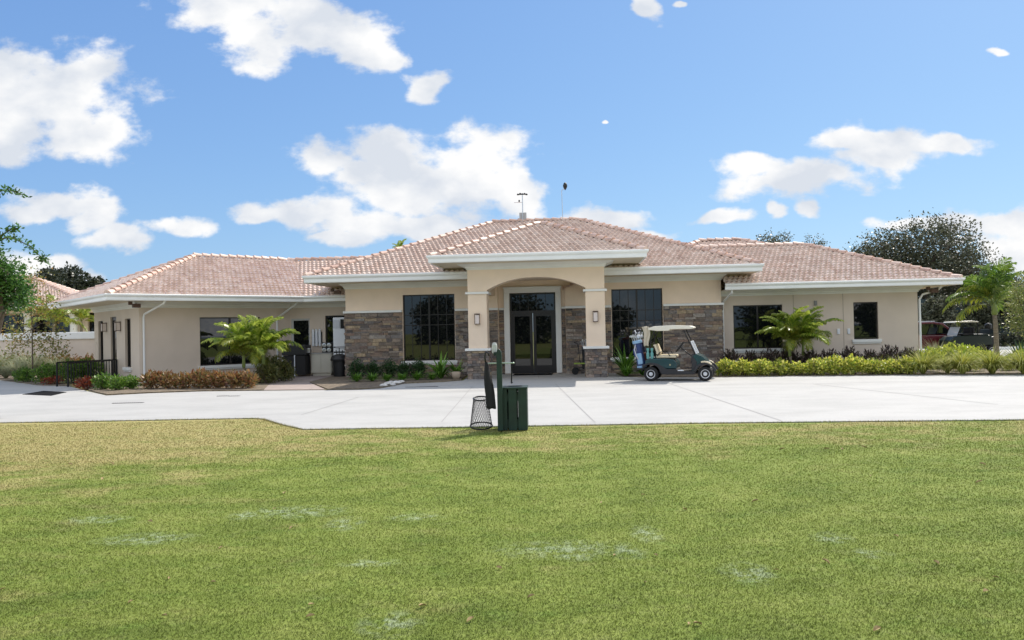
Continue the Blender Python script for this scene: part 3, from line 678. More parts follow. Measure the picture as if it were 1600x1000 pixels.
# --- portico columns
for cx in (-1.01, 3.19):
    mb = MB(); mb.box(cx - .34, cx + .34, -2.6, -1.92, .9, 3.1)
    col = mb.build('column', stucco, house, bevel=.01)
    mb = MB(); hw = .34; cy = -2.26
    mb.box(cx - hw, cx + hw, cy - hw, cy + hw, 0, 1.0, mi=1)
    for k in range(4):
        a = k * PI / 2; ox = cx - hw * math.cos(a) + hw * math.sin(a); oy = cy - hw * math.cos(a) - hw * math.sin(a)
        stones(mb, FR((ox, oy), a), -.04, 2 * hw + .04, 0, 1.03, sl=(.15, .34))
    for i in range(len(mb.mi)): pass
    mb.build('stone_base', [stone_m, mortar], col)
    MB().box(cx - .46, cx + .46, cy - .46, cy + .46, 1.032, 1.12).build('ledge', trimw, col, bevel=.008)
    MB().box(cx - .42, cx + .42, cy - .42, cy + .42, 3.06, 3.14).build('capital', trimw, col, bevel=.008)
def sconce(fr, x, y, z, h=.38, w_=.17, dp_=.14):
    """lantern on the wall at height z (centre); y is the wall face"""
    mb = MB(); mb.box(x - w_ / 2 - .01, x + w_ / 2 + .01, y - dp_ - .01, y, z + h / 2 - .03, z + h / 2, fr).box(x - w_ / 2 - .005, x + w_ / 2 + .005, y - dp_, y, z - h / 2, z - h / 2 + .02, fr)
    mb.box(x - .05, x + .05, y - .02, y, z - h / 2 + .03, z + h / 2 - .04, fr)
    for sx in (-1, 1): mb.box(x + sx * w_ / 2 - .008, x + sx * w_ / 2 + .008, y - dp_, y - dp_ + .016, z - h / 2 + .02, z + h / 2 - .03, fr)
    o = mb.build('wall_lantern', copper, house)
    MB().box(x - w_ / 2 + .015, x + w_ / 2 - .015, y - dp_ + .012, y - .03, z - h / 2 + .021, z + h / 2 - .05, fr).build('lamp_shade', frost, o)
sconce(ID, -1.01, -2.6, 2.17); sconce(ID, 3.19, -2.6, 2.17)
sconce(SF, -2.45, 0, 2.22, .36, .2, .2); sconce(SF, -4.45, 0, 2.22, .36, .2, .2)
# small fittings
MB().box(11.55, 11.65, .33, .398, 2.45, 2.63).build('wall_light', mat('grey_box', (.25, .25, .24), .6), house)
for x in (12.42, 12.80): MB().box(x - .05, x + .05, .35, .398, 1.34, 1.55).build('socket_box', whitefin, house, bevel=.01)
def flood(fr, x, y, z):
    mb = MB(); mb.box(x - .16, x + .10, y - .3, y - .1, z - .12, z + .02, fr).box(x - .30, x - .18, y - .28, y - .14, z - .02, z + .1, fr).box(x - .05, x + .02, y - .1, y, z - .04, z + .04, fr)
    mb.build('floodlight', copper, house, bevel=.01)
flood(WF, -.15, -.15, 2.98)
flood(ID, -6.95, .35, 3.45); flood(ID, 15.9, .4, 2.95)
# downspouts
def spout(pts, r=.04):
    MB().tube(pts, r, 8).build('downspout', gutterw, house)
spout([WF.p(.55, -1.32, 3.1), WF.p(.5, -1.25, 2.98), WF.p(.16, -.12, 2.62), WF.p(.15, -.06, 2.5), WF.p(.15, -.06, .02)])
spout([WF.p(5.75, -1.25, 3.08), WF.p(5.7, -1.15, 2.98), WF.p(5.45, -.12, 2.5), WF.p(5.4, -.06, 2.4), WF.p(5.4, -.06, .02)])
spout([(8.3, -.62, 3.08), (8.3, -.6, 2.98), (8.12, .3, 2.64), (8.12, .34, 2.5), (8.12, .34, .1)])
spout([(16.2, .3, 3.08), (16.1, .35, 2.95), (15.55, .42, 2.78), (15.43, .42, 2.6), (15.43, .42, .02)])
# weather mast and aerial on the roof
def lp(x, y, z): X, Y = l2w(x, y); return (X, Y, z)
o = thing('weather_mast', 'thin roof mast with crossbars, weather sensors and grey louvred box', 'weather station', lp(.15, 5.0, 6.55), YAW)
MB().tube([(0, 0, 0), (0, 0, 1.32)], .022).tube([(-.38, 0, .98), (0, 0, .98)], .014).build('mast', steel, o)
mb = MB()
for dx, dz in ((-.2, 1.34), (-.1, 1.37), (0, 1.35), (.1, 1.36), (.19, 1.33)): mb.lathe([(0, -.04), (.045, -.03), (.05, .02), (0, .05)], 10, c=(dx, 0, dz))
mb.tube([(-.22, 0, 1.33), (.22, 0, 1.33)], .015); mb.build('sensor', blackp, o)
MB().lathe([(0, -.04), (.035, -.03), (.035, .04), (0, .06)], 10, c=(-.15, 0, 1.04)).build('sensor', blackm, o)
mb = MB(); mb.box(-.16, .16, .03, .16, .12, .52); o2 = mb.build('louvre_box', mat('grey_enamel', (.40, .41, .42), .5), o, bevel=.01)
o = thing('roof_aerial', 'slim roof pole carrying a black owl shaped decoy on its tip', 'aerial', lp(1.95, 5.0, 6.55), YAW)
MB().tube([(0, 0, 0), (-.02, 0, 1.45), (.08, 0, 1.52)], .016).tube([(0, 0, 0), (0, 0, .2)], .03).build('pole', steel, o)
MB().lathe([(0, -.17), (.04, -.12), (.09, -.02), (.10, .06), (.075, .12), (.06, .16), (0, .2)], 14, c=(.14, 0, 1.62)).build('decoy', blackp, o, smooth=True)

# ------------------------------------------------------------------ vegetation generators
def leaves_np(P, size, asp=.45, up=.0, outward=None, jitter=.35, fold=0):
    """diamond leaves at points P"""
    n = len(P); s = size * RNG.uniform(1 - jitter, 1 + jitter, n)
    d = RNG.normal(size=(n, 3)); d[:, 2] = d[:, 2] * .7 + up
    if outward is not None: d += outward
    d /= np.linalg.norm(d, axis=1)[:, None]
    r = RNG.normal(size=(n, 3)); t = np.cross(d, r); t /= np.linalg.norm(t, axis=1)[:, None]
    V = np.zeros((n, 4, 3)); h = s[:, None]
    V[:, 0] = P; V[:, 1] = P + d * h * .5 + t * h * asp * .5; V[:, 2] = P + d * h; V[:, 3] = P + d * h * .5 - t * h * asp * .5
    return V.reshape(-1, 3), np.arange(4 * n).reshape(-1, 4)
def blob_pts(blobs, n, shell=.55, flat=1.0, clump=0):
    w_ = np.array([b[3] ** 2 for b in blobs]); idx = RNG.choice(len(blobs), n, p=w_ / w_.sum()); B = np.array(blobs)[idx]
    d = RNG.normal(size=(n, 3)); d /= np.linalg.norm(d, axis=1)[:, None]
    r = (shell + (1 - shell) * RNG.random(n) ** .7)
    ang = np.arctan2(d[:, 1], d[:, 0]); r *= 1 + .16 * np.sin(ang * 5 + B[:, 0] * 7) * np.cos(d[:, 2] * 6 + B[:, 1] * 5)
    P = B[:, :3] + d * (r * B[:, 3])[:, None] * np.array([1, 1, flat])
    return P, d
def clumped(blobs, nclump, per, crad, **k):
    Cn, d = blob_pts(blobs, nclump, **k)
    P = np.repeat(Cn, per, 0) + RNG.normal(size=(nclump * per, 3)) * crad; return P, np.repeat(d, per, 0)
def limbs(base, tips, r0, r1, mb, sag=.15, n=5):
    for t in tips:
        b = Vector(base); t = Vector(t); pts = []
        for i in range(n + 1):
            f = i / n; p = b.lerp(t, f); p.z += sag * math.sin(PI * f) * (t - b).length; j = (t - b).length * .04 * (0 < i < n)
            pts.append(p + Vector((random.uniform(-j, j), random.uniform(-j, j), random.uniform(-j, j))))
        mb.tube(pts, [r0 * (1 - .8 * i / n) + r1 * i / n for i in range(n + 1)], 6)
def tree(name, label, loc, h, r0, blobs, nclump, per, size, m, group=None, crad=.18, asp=.5, cat='tree', shell=.5, lean=(0, 0), nsub=3):
    o = thing(name, label, cat, (loc[0], loc[1], 0), 0, group); mb = MB()
    top = Vector((lean[0], lean[1], h)); pts = [Vector((0, 0, -.1)), Vector((lean[0] * .2, lean[1] * .2, h * .35)), Vector((lean[0] * .6, lean[1] * .6, h * .7)), top]
    mb.tube(pts, [r0 * 1.25, r0, r0 * .85, r0 * .7], 9)
    limbs(top - Vector((0, 0, .1)), [b[:3] for b in blobs], r0 * .5, r0 * .12, mb)
    for b in blobs:
        tips = [(b[0] + random.uniform(-.8, .8) * b[3], b[1] + random.uniform(-.8, .8) * b[3], b[2] + random.uniform(-.4, .85) * b[3]) for _ in range(nsub)]
        limbs(b[:3], tips, r0 * .14, r0 * .04, mb, n=3)
    mb.build('trunk', bark, o, smooth=True)
    P, d = clumped(blobs, nclump, per, crad, shell=shell)
    V, F = leaves_np(P, size, asp, outward=d * .6); np_mesh('crown', V, F, m, o)
    return o
def shrub(name, label, loc, r, h, n, size, m, group=None, asp=.5, seed_tilt=.5, z0=ZB, stems=7):
    o = thing(name, label, 'shrub', (loc[0], loc[1], z0), random.uniform(0, 6), group)
    P, d = blob_pts([(0, 0, h * .5, h * .5), (r * .45, 0, h * .42, h * .42), (-r * .4, r * .3, h * .45, h * .4), (-r * .1, -r * .45, h * .42, h * .4)], n, shell=.35)
    P[:, 0] *= r / h * 1.1; P[:, 1] *= r / h * 1.1; P[:, 2] = np.clip(P[:, 2] * 1.05, .02, None)
    # a few shoots that stand out of the outline
    V, F = leaves_np(P, size, asp, up=seed_tilt, outward=d * .8); np_mesh('foliage', V, F, m, o)
    mb = MB()
    for k in range(stems):
        a = random.uniform(0, 2 * PI); mb.tube([(0.04 * math.cos(a), .04 * math.sin(a), -.05), (r * .4 * math.cos(a), r * .4 * math.sin(a), h * .4), (r * .75 * math.cos(a), r * .75 * math.sin(a), h * .85)], [.014, .01, .004], 5)
    mb.build('stem', bark, o); return o
def blade_mesh(n, L0, L1, wd, spread, droop, m, name='foliage', parent=None, base=.05, seg=5, upr=1.0):
    V = []; F = []
    for i in range(n):
        a = random.uniform(0, 2 * PI); L_ = random.uniform(L0, L1); e0 = random.uniform(.15, 1) ** .7; sp = spread * e0
        bx, by = base * math.cos(a) * random.random(), base * math.sin(a) * random.random(); b = len(V); w0 = wd * random.uniform(.7, 1.2)
        tw = a + PI / 2 + random.uniform(-.6, .6)
        x = 0; z = 0; ang = PI / 2 - sp * .5
        for k in range(seg + 1):
            f = k / seg; ww = w0 * (1 - f ** 2.2) * (.6 + .8 * min(1, f * 3)) / 2 + .0008
            px, py = bx + x * math.cos(a), by + x * math.sin(a)
            V += [(px - ww * math.cos(tw), py - ww * math.sin(tw), z), (px + ww * math.cos(tw), py + ww * math.sin(tw), z)]
            x += math.cos(ang) * L_ / seg; z = max(z + math.sin(ang) * L_ / seg * upr, .005); ang -= droop * e0 / seg * (1 + f)
        for k in range(seg): F.append((b + 2 * k, b + 2 * k + 1, b + 2 * k + 3, b + 2 * k + 2))
    return np_mesh(name, np.array(V), np.array(F), m, parent)
def tuft(name, label, loc, n, L0, L1, wd, spread, droop, m, group=None, cat='ornamental grass', z0=ZB):
    o = thing(name, label, cat, (loc[0], loc[1], z0), random.uniform(0, 6), group)
    blade_mesh(n, L0, L1, wd, spread, droop, m, parent=o); return o
FROND = {}
def frond_mesh(key, Lf, leaf, n, arch, m, wl=.035, vee=.5, hang=.35):
    """one feather frond growing along +x from the origin"""
    V = []; F = []; pts = []; ang = arch[0]; x = z = 0; seg = 22
    for k in range(seg + 1): pts.append((x, z, ang)); x += math.cos(ang) * Lf / seg; z += math.sin(ang) * Lf / seg; ang += (arch[1] - arch[0]) / seg * (.5 + k / seg)
    for k in range(seg):                               # rachis
        b = len(V); r = .016 * (1 - k / seg * .8); r2 = .016 * (1 - (k + 1) / seg * .8)
        for (p, rr) in ((pts[k], r), (pts[k + 1], r2)): V += [(p[0], -rr, p[1]), (p[0], rr, p[1]), (p[0], 0, p[1] - rr * 1.4)]
        F += [(b, b + 1, b + 4, b + 3), (b + 1, b + 2, b + 5, b + 4), (b + 2, b, b + 3, b + 5)]
    for i in range(n):
        f = .16 + .84 * i / (n - 1); q = f * seg; k = min(int(q), seg - 1); t = q - k; a_ = pts[k][2]
        px, pz = pts[k][0] + (pts[k + 1][0] - pts[k][0]) * t, pts[k][1] + (pts[k + 1][1] - pts[k][1]) * t
        ll = leaf * math.sin(PI * min(1, .18 + f * .78)) ** .6 * random.uniform(.85, 1.1)
        fw_ = .55 + .5 * f + random.uniform(-.1, .1)                 # forward sweep
        for sgn in (-1, 1):
            d0 = Vector((math.cos(a_) * math.sin(fw_), sgn * math.cos(fw_), math.sin(a_) * math.sin(fw_) + vee * (1 - .6 * f) + random.uniform(-.1, .1))).normalized()
            p0 = Vector((px, 0, pz)); p1 = p0 + d0 * ll * .5; p2 = p1 + (d0 + Vector((0, 0, -hang))).normalized() * ll * .3; p3 = p2 + (d0 + Vector((0, 0, -hang * 2.6))).normalized() * ll * .25
            wv = Vector((math.cos(a_), 0, math.sin(a_))) * wl * .5; b = len(V)
            V += [tuple(v) for v in (p0 - wv * .4, p0 + wv * .4, p1 - wv, p1 + wv, p2 - wv * .8, p2 + wv * .8, p3 - wv * .1, p3 + wv * .1)]
            F += [(b, b + 1, b + 3, b + 2), (b + 2, b + 3, b + 5, b + 4), (b + 4, b + 5, b + 7, b + 6)]
    me = bpy.data.meshes.new('frond'); me.from_pydata([tuple(v) for v in V], [], F); me.materials.append(m); FROND[key] = me; return me
def palm(name, label, loc, stems, nf, keys, tilt=(.2, 1.0), scale=1, group=None, z0=ZB, shaft=True, trunk_m=None):
    """stems: list of (dx, dy, height, radius, lean x, lean y)"""
    o = thing(name, label, 'palm tree', (loc[0], loc[1], z0), 0, group)
    for (dx, dy, h, r, lx, ly) in stems:
        mb = MB(); pts = [(dx + lx * f * f, dy + ly * f * f, h * f) for f in (0, .1, .25, .5, .75, 1)]
        mb.tube(pts, [r * 1.5, r * 1.15, r, r * .95, r * .9, r * .9], 10); mb.build('trunk', trunk_m or palmbark, o, smooth=True)
        tx, ty = dx + lx, dy + ly
        if shaft: MB().lathe([(r * .95, 0), (r * 1.25, .06), (r * 1.0, .35), (r * .5, .6)], 12, c=(tx, ty, h)).build('crown_shaft', mat('crown_shaft', (.20, .26, .06), .5), o, smooth=True)
        for i in range(nf):
            f = o_ = bpy.data.objects.new('frond', FROND[keys[i % len(keys)]]); C.objects.link(f); f.parent = o
            a = i * 2.399 + random.uniform(-.25, .25); t = tilt[0] + (tilt[1] - tilt[0]) * (i / max(1, nf - 1)) + random.uniform(-.08, .08)
            f.location = (tx, ty, h + (.42 if shaft else 0) * scale); f.rotation_euler = Euler((random.uniform(-.3, .3), t - .35, a), 'XYZ')
            s = scale * random.uniform(.85, 1.1); f.scale = (s, s, s)
    return o
frond_mesh('a', 1.5, .46, 40, (1.15, -.35), lf_palm, .055, .55, .5); frond_mesh('b', 1.5, .44, 40, (1.35, .0), lf_palm, .055, .6, .5); frond_mesh('c', 1.45, .44, 38, (.85, -.75), lf_palmd, .055, .4, .7)
lf_royal = leafmat('leaf_royal', [(.05, .12, .015), (.12, .22, .03), (.24, .34, .05), (.09, .17, .02)], .4)
frond_mesh('ra', 2.5, .75, 44, (1.25, -.6), lf_royal, .055, .35, .5); frond_mesh('rb', 2.4, .75, 44, (1.45, -.1), lf_royal, .055, .3, .5); frond_mesh('rc', 2.3, .75, 40, (.7, -1.1), lf_palmd, .055, .1, .8)

# ------------------------------------------------------------------ planting round the house
def at(px, Y): 
    d = RM @ Vector((px - 800, 0, -CF)); return (d.x / d.y * Y, Y)
palm('christmas_palm', 'double stemmed young palm before the big window of the left wing', at(392, 28.6), [(-.16, 0, .55, .05, -.12, 0), (.22, .1, .6, .05, .16, .05)], 20, ['a', 'b', 'a', 'c'], (-.2, .95), .98)
palm('christmas_palm', 'bushy young palm in the yellow hedge before the right wing wall', at(1243, 28.6), [(-.14, 0, .55, .045, -.1, 0), (.16, .1, .58, .045, .14, .05)], 20, ['a', 'b', 'a', 'c'], (-.2, .95), 1.0)
palm('royal_palm', 'tall single palm with smooth trunk at the right beyond the hedge', at(1556, 38), [(0, 0, 2.0, .11, -.05, 0)], 18, ['rb', 'ra', 'rb', 'rc', 'rc'], (-.35, 1.1), 1.05, z0=0)
# yellow hedge on the right
nm = ['first yellow leaved shrub beside the front wheel of the golf cart', 'second yellow shrub from the golf cart along the drive', 'third yellow shrub from the golf cart, under the big right window',
      'yellow shrub left of the young palm, near the window corner', 'yellow shrub directly before the young palm stems', 'yellow shrub just right of the young palm stems', 'yellow shrub before the blank wall right of the palm',
      'yellow shrub under the two wall socket boxes', 'yellow shrub below the small right window, left half', 'yellow shrub below the small right window, right half', 'last yellow shrub before the fountain grasses at the corner']
proto = []
for i in range(3):
    proto.append(shrub('gold_duranta_shrub', nm[i], (0, 0), .52, .56, 1150, .10, lf_yel, 'yellow hedge shrubs along the drive', .5))
for i in range(11):
    px = 1132 + i * 28.5; yb = gp(px, 591 - (px - 1100) * .009)[1] + .62; loc = at(px, yb)
    if i < 3: o = proto[i]; o.location = (*loc, ZB); o.scale = (1.0, .9, .92 + .1 * random.random())
    else: dup(proto[i % 3], (*loc, ZB), random.uniform(0, 6), nm[i], (random.uniform(.8, 1.15), .9, random.uniform(.72, 1.2)))
nm = ['dark purple shrub by the stone corner behind the cart front', 'dark purple shrub under the left edge of the right wing window', 'dark purple shrub under the middle of the right wing window', 'dark purple shrub left behind the young palm', 'dark purple shrub right behind the young palm',
      'dark purple shrub below the small vent light', 'dark purple shrub left of the socket boxes', 'dark purple shrub below the socket boxes', 'dark purple shrub under the small window', 'dark purple shrub at the house corner behind the grasses']
p0 = None
for i in range(10):
    px = 1140 + i * 31; loc = at(px, 29.2 - i * .12)
    if i == 0: p0 = shrub('ti_shrub', nm[0], loc, .55, .78, 620, .15, lf_purple, 'dark purple shrubs at the wall', .28, 1.0)
    else: dup(p0, (*loc, ZB), random.uniform(0, 6), nm[i], (1, .9, random.uniform(.85, 1.1)))
nm = ['arching fountain grass clump left of the house corner', 'arching fountain grass clump beside the house corner', 'arching fountain grass clump right of the house corner', 'arching fountain grass clump left of the tall palm', 'arching fountain grass clump below the tall palm', 'fountain grass clump at the right picture edge', 'low fountain grass between the yellow shrubs and the window']
p0 = None
for i, (px, dy, sc) in enumerate([(1405, .7, .9), (1440, .6, 1.2), (1478, .9, .95), (1502, .6, 1.2), (1548, .6, 1.25), (1597, .6, 1.3), (1370, 1.3, .8)]):
    yb = gp(px, 588)[1] + dy; loc = at(px, yb)
    if i == 0: p0 = tuft('fountain_grass', nm[0], loc, 520, .45, .95, .014, 1.3, 2.0, lf_grass, 'fountain grasses at the right corner'); p0.scale = (sc,) * 3
    else: dup(p0, (*loc, ZB), random.uniform(0, 6), nm[i], sc)
nm = ['leafy yellow green shrub behind the grasses by the corner', 'leafy yellow green shrub before the green cart', 'leafy yellow green shrub under the rear of the green cart', 'leafy yellow green shrub left of the tall palm trunk', 'leafy yellow green shrub right of the tall palm trunk', 'leafy yellow green shrub at the far right edge', 'low leafy shrub behind the fourth fountain grass', 'low leafy shrub beyond the last fountain grass']
p0 = None
for i, (px, Y, sc) in enumerate([(1455, 29.0, 1.1), (1490, 29.5, 1.15), (1522, 29, .95), (1548, 28.6, .62), (1580, 28.8, .62), (1612, 28.5, .9), (1510, 27, .8), (1575, 27, .6)]):
    loc = at(px, Y)
    if i == 0: p0 = shrub('schefflera_shrub', nm[0], loc, .75, .72, 1600, .12, leafmat('leaf_yg', [(.20, .30, .03), (.42, .48, .06), (.58, .60, .12), (.12, .20, .03)], .45), 'leafy shrubs beyond the house corner', .5, .8)
    else: dup(p0, (*loc, ZB), random.uniform(0, 6), nm[i], sc)
tuft('feather_grass', 'dry wispy grass rising beside the right house corner', at(1462, 30.5), 420, .7, 1.25, .012, 1.0, 1.2, lf_feather)
tuft('yucca', 'spiky dark agave like plant at the right picture edge', at(1592, 29.6), 90, .7, 1.1, .05, 1.6, .3, lf_dark, cat='plant')
# bronze crotons before the left wing
nm = ['bronze leaved croton at the downspout of the left corner', 'bronze croton second from the left corner', 'bronze croton below the blank wall of the left wing', 'bronze croton before the left edge of the big window', 'bronze croton under the big window sill', 'bronze croton left of the young palm stems', 'green tinged croton at the palm foot']
p0 = None
for i, px in enumerate([238, 262, 288, 313, 337, 360, 382]):
    yb = gp(px, 611)[1] + .7; loc = at(px, yb)
    if i == 0: p0 = shrub('croton_shrub', nm[0], loc, .50, .54, 560, .15, lf_croton, 'bronze crotons before the left wing', .34, .9)
    else: dup(p0, (*loc, ZB), random.uniform(0, 6), nm[i], (1, .9, random.uniform(.85, 1.12)))
nm = ['bushy olive green shrub right of the palm stems', 'bushy olive green shrub beside the patio path', 'olive green shrub behind the palm against the wall']
p0 = None
for i, (px, Y, s) in enumerate([(418, 28.3, .9), (440, 29.6, 1.0), (428, 31.0, 1.3)]):
    loc = at(px, Y)
    if i == 0: p0 = shrub('olive_shrub', nm[0], loc, .6, .68, 1500, .09, leafmat('leaf_olive', [(.06, .08, .02), (.12, .13, .03), (.18, .17, .05)], .3), None, .5)
    else: dup(p0, (*loc, ZB), random.uniform(0, 6), nm[i], s)
# green and red shrubs by the side entrance
nm = ['light green leafy shrub left of the side window sill', 'light green leafy shrub under the side window', 'light green shrub at the left house corner']
p0 = None
for i, (px, y) in enumerate([(160, 612), (183, 613), (204, 611)]):
    x_, y_ = gp(px, y); loc = at(px, y_ + .5)
    if i == 0: p0 = shrub('pittosporum_shrub', nm[0], loc, .42, .5, 800, .10, lf_green, None, .45, .6)
    else: dup(p0, (*loc, ZB), random.uniform(0, 6), nm[i], 1 - .08 * i)
shrub('red_copperleaf', 'low red leaved shrub at the foot of the black railing', at(135, gp(135, 610)[1] + .3), .45, .38, 420, .12, lf_red, None, .35, .6)
shrub('red_copperleaf', 'small red leaved shrub left of the railing step', at(82, 30.2), .35, .3, 260, .11, lf_red, None, .35, .6)
nm = ['dark green shrub behind the left end of the railing', 'dark green shrub behind the middle of the railing', 'green shrub left of the railing beside the grasses', 'small bright green shrub beside the walk']
p0 = None
for i, (px, Y, s) in enumerate([(108, 32.5, 1.1), (136, 33, 1.15), (74, 31.0, 1.0), (38, 32.5, .8)]):
    loc = at(px, Y)
    if i == 0: p0 = shrub('green_island_shrub', nm[0], loc, .65, .75, 1500, .10, lf_green, None, .5, .6); p0.scale = (s,) * 3
    else: dup(p0, (*loc, ZB), random.uniform(0, 6), nm[i], s)
nm = ['pale feathery grass clump at the left edge', 'pale feathery grass clump under the thin sapling', 'pale feathery grass clump nearest the railing', 'pale feathery grass clump behind the small green shrub']
p0 = None
for i, (px, Y, s) in enumerate([(8, 36, 1.2), (48, 35, 1.15), (86, 35.5, 1.0), (28, 34, .9)]):
    loc = at(px, Y)
    if i == 0: p0 = tuft('feather_grass', nm[0], loc, 900, .7, 1.35, .016, 1.3, 1.3, lf_feather, 'feathery grasses on the left'); p0.scale = (s,) * 3
    else: dup(p0, (*loc, ZB), random.uniform(0, 6), nm[i], s)
# bed left of the entrance
nm = ['dark green shrub at the stone corner by the black bin', 'dark green shrub second from the black bin', 'dark green shrub third from the black bin', 'dark green shrub under the left part of the window', 'dark green shrub under the window middle']
p0 = None
for i, px in enumerate([556, 581, 606, 630, 652]):
    loc = at(px, 29.7)
    if i == 0: p0 = shrub('dark_shrub', nm[0], loc, .48, .72, 1300, .075, lf_dark, 'dark shrubs at the stone wall left', .5)
    else: dup(p0, (*loc, ZB), random.uniform(0, 6), nm[i], (1, .9, random.uniform(.85, 1.05)))
nm = ['low bright green plant at the bed corner by the bin', 'low bright green plant second from the bin', 'low bright green plant before the dark shrubs', 'low bright green plant beside the white rocks', 'low bright green plant left of the strappy lily', 'low bright green plant in front of the strappy lily']
p0 = None
for i, px in enumerate([556, 580, 603, 626, 650, 674]):
    loc = at(px, 28.1 + (.25 if i > 3 else 0))
    if i == 0: p0 = tuft('border_grass', nm[0], loc, 260, .2, .42, .022, 1.5, 1.6, lf_strap, 'low bright border plants', 'plant')
    else: dup(p0, (*loc, ZB), random.uniform(0, 6), nm[i], random.uniform(.85, 1.1))
tuft('crinum_lily', 'large strappy lily with arching leaves under the window by the left column', at(687, 29.0), 46, .7, 1.25, .085, 1.7, 2.0, lf_strap, cat='plant')
tuft('crinum_lily', 'smaller strappy lily close against the left stone column', at(712, 29.0), 26, .6, 1.0, .075, 1.2, 1.6, lf_strap, cat='plant')
MB().lathe([(.10, 0), (.15, .12), (.16, .26), (.13, .27), (.12, .2)], 14).build('terracotta_pot', mat('pot', (.38, .30, .22), .8), None, smooth=True)
pot = bpy.data.objects['terracotta_pot']; pot.location = (*at(711, 28.3), ZB); tag(pot, 'small weathered pale clay pot beside the left stone column', 'pot')
tuft('crinum_lily', 'tall strappy lily between the right column and the golf bags', at(975, 28.9), 44, .8, 1.35, .08, 1.2, 1.2, lf_strap, cat='plant')
tuft('border_grass', 'low green grass at the foot of the lily right of the column', at(977, 28.2), 300, .25, .5, .025, 1.5, 1.5, lf_strap, cat='plant')
tuft('border_grass', 'low green grass hidden partly behind the rear wheel of the cart', at(1003, 28.3), 300, .25, .5, .025, 1.5, 1.5, lf_strap, cat='plant')
rock_m = mat('white_rock', (.62, .60, .56), .9, var=.3, vscale=8, bump=.5)
def rock(r, sx, sy, sz):
    mb = MB(); mb.lathe([(0, -.3 * r), (r * .7, -.25 * r), (r, 0), (r * .8, .35 * r), (r * .3, .5 * r), (0, .52 * r)], 9)
    mb.v = [(v[0] * sx + random.uniform(-.1, .1) * r, v[1] * sy + random.uniform(-.1, .1) * r, v[2] * sz + random.uniform(-.06, .06) * r) for v in mb.v]; return mb.build('white_rock', rock_m)
for i, (px, py, r) in enumerate([(598, 606.5, .12), (605, 603.5, .14), (613, 605, .11), (619, 602, .15), (626, 600.5, .12), (610, 601, .10)]):
    o = rock(r, 1.1, .9, .9); x_, y_ = gp(px, py); o.location = (x_, y_ + .15, ZB + .03); o.rotation_euler = (0, 0, i)
    tag(o, ['lowest left white rock of the little pile', 'white rock second in the pile by the drain', 'flat white rock at the front of the pile', 'largest white rock right of the pile middle', 'rightmost white rock nearest the drain grate', 'small white rock at the back of the pile'][i], 'rock', 'white rocks at the bed edge')

# ------------------------------------------------------------------ trees
tree('leafy_tree', 'dense dark green tree reaching in from the left picture edge', (-11.45, 17.5), 1.6, .12,
     [(.0, 0, 3.15, .52), (.42, .1, 2.78, .40), (-.7, .2, 3.0, .7), (.45, -.1, 3.2, .36), (-.1, 0, 2.65, .42), (.15, .2, 2.9, .5), (.0, 0, 3.6, .25)], 700, 16, .085, lf_tree, crad=.085, asp=.42, shell=.35)
# its two long twigs with leaf rosettes
tr = [o for o in bpy.data.objects if o.name.startswith('leafy_tree')][0]
mb = MB(); tp = []
for pts in ([(-.3, 0, 4.6), (.1, -.1, 4.95), (.45, -.1, 5.05), (.80, -.1, 4.92)], [(-.1, 0, 3.9), (.5, -.1, 4.0), (.95, -.15, 3.8), (1.25, -.2, 3.52), (1.36, -.2, 3.46)], [(0, 0, 3.9), (.4, .1, 4.2), (.55, .1, 4.22)], [(-.5, 0, 4.2), (-.2, 0, 4.6), (0.12, 0, 4.72)]):
    mb.tube(pts, [.022, .016, .011, .006, .004][:len(pts)], 6)
    for i in range(len(pts) - 1):
        for f in np.linspace(0, 1, 6): tp.append([pts[i][k] * (1 - f) + pts[i + 1][k] * f for k in range(3)])
mb.build('twig', bark, tr)
P = np.repeat(np.array(tp), 13, 0) + RNG.normal(size=(len(tp) * 13, 3)) * .042
V, F = leaves_np(P, .085, .42); np_mesh('twig_leaves', V, F, lf_tree, tr)
tree('sapling', 'thin sapling with sparse yellow and orange leaves before the white capped wall', at(50, 32), 2.3, .03,
     [(0, 0, 3.4, .8), (.5, 0, 2.9, .55), (-.7, 0, 2.2, .5), (.6, .1, 1.7, .6), (.9, 0, 2.4, .35), (-.2, 0, 1.6, .6), (.1, 0, 4.1, .5), (-.9, 0, 1.2, .4), (1.0, 0, 1.2, .4)], 330, 7, .11, lf_autumn, crad=.16, shell=.3, nsub=5)
palm('small_palm', 'small palm with arching fronds behind the white capped wall on the left', at(84, 43), [(0, 0, 2.6, .09, 0, 0)], 10, ['a', 'b', 'c'], (-.1, 1.0), 1.25, z0=0, shaft=False)
palm('small_palm', 'small palm between the far house and the left wing eave', at(127, 45), [(0, 0, 2.75, .09, 0, 0)], 10, ['a', 'b', 'c'], (-.1, 1.0), .95, z0=0, shaft=False)
palm('distant_palm', 'palm top just showing over the main roof slope', at(628, 62), [(0, 0, 7.6, .13, 0, 0)], 10, ['b', 'a'], (-.1, .8), .8, z0=0)
def bigtree(name, label, px, Y, top_px, rad_px, n, m, sparse=1.0, group=None, base_h=None, size=.22, wide=1.0):
    s = Y / CF; x, y = at(px, Y); Hp = 517 - .0205 * (px - 800); ztop = CH + (Hp - top_px) * s; R_ = rad_px * s; zc = ztop - R_ * .75
    blobs = [(random.uniform(-.75, .75) * R_ * wide, random.uniform(-.6, .6) * R_, zc + random.uniform(-.55, .45) * R_, R_ * random.uniform(.28, .48)) for _ in range(13)]
    blobs += [(0, 0, zc, R_ * .6), (0, 0, zc + R_ * .3, R_ * .42)]
    return tree(name, label, (x, y), max(1.0, zc - R_ * .8), R_ * .07, blobs, n, 12, size, m, group, crad=R_ * .055, asp=.6, shell=.4)
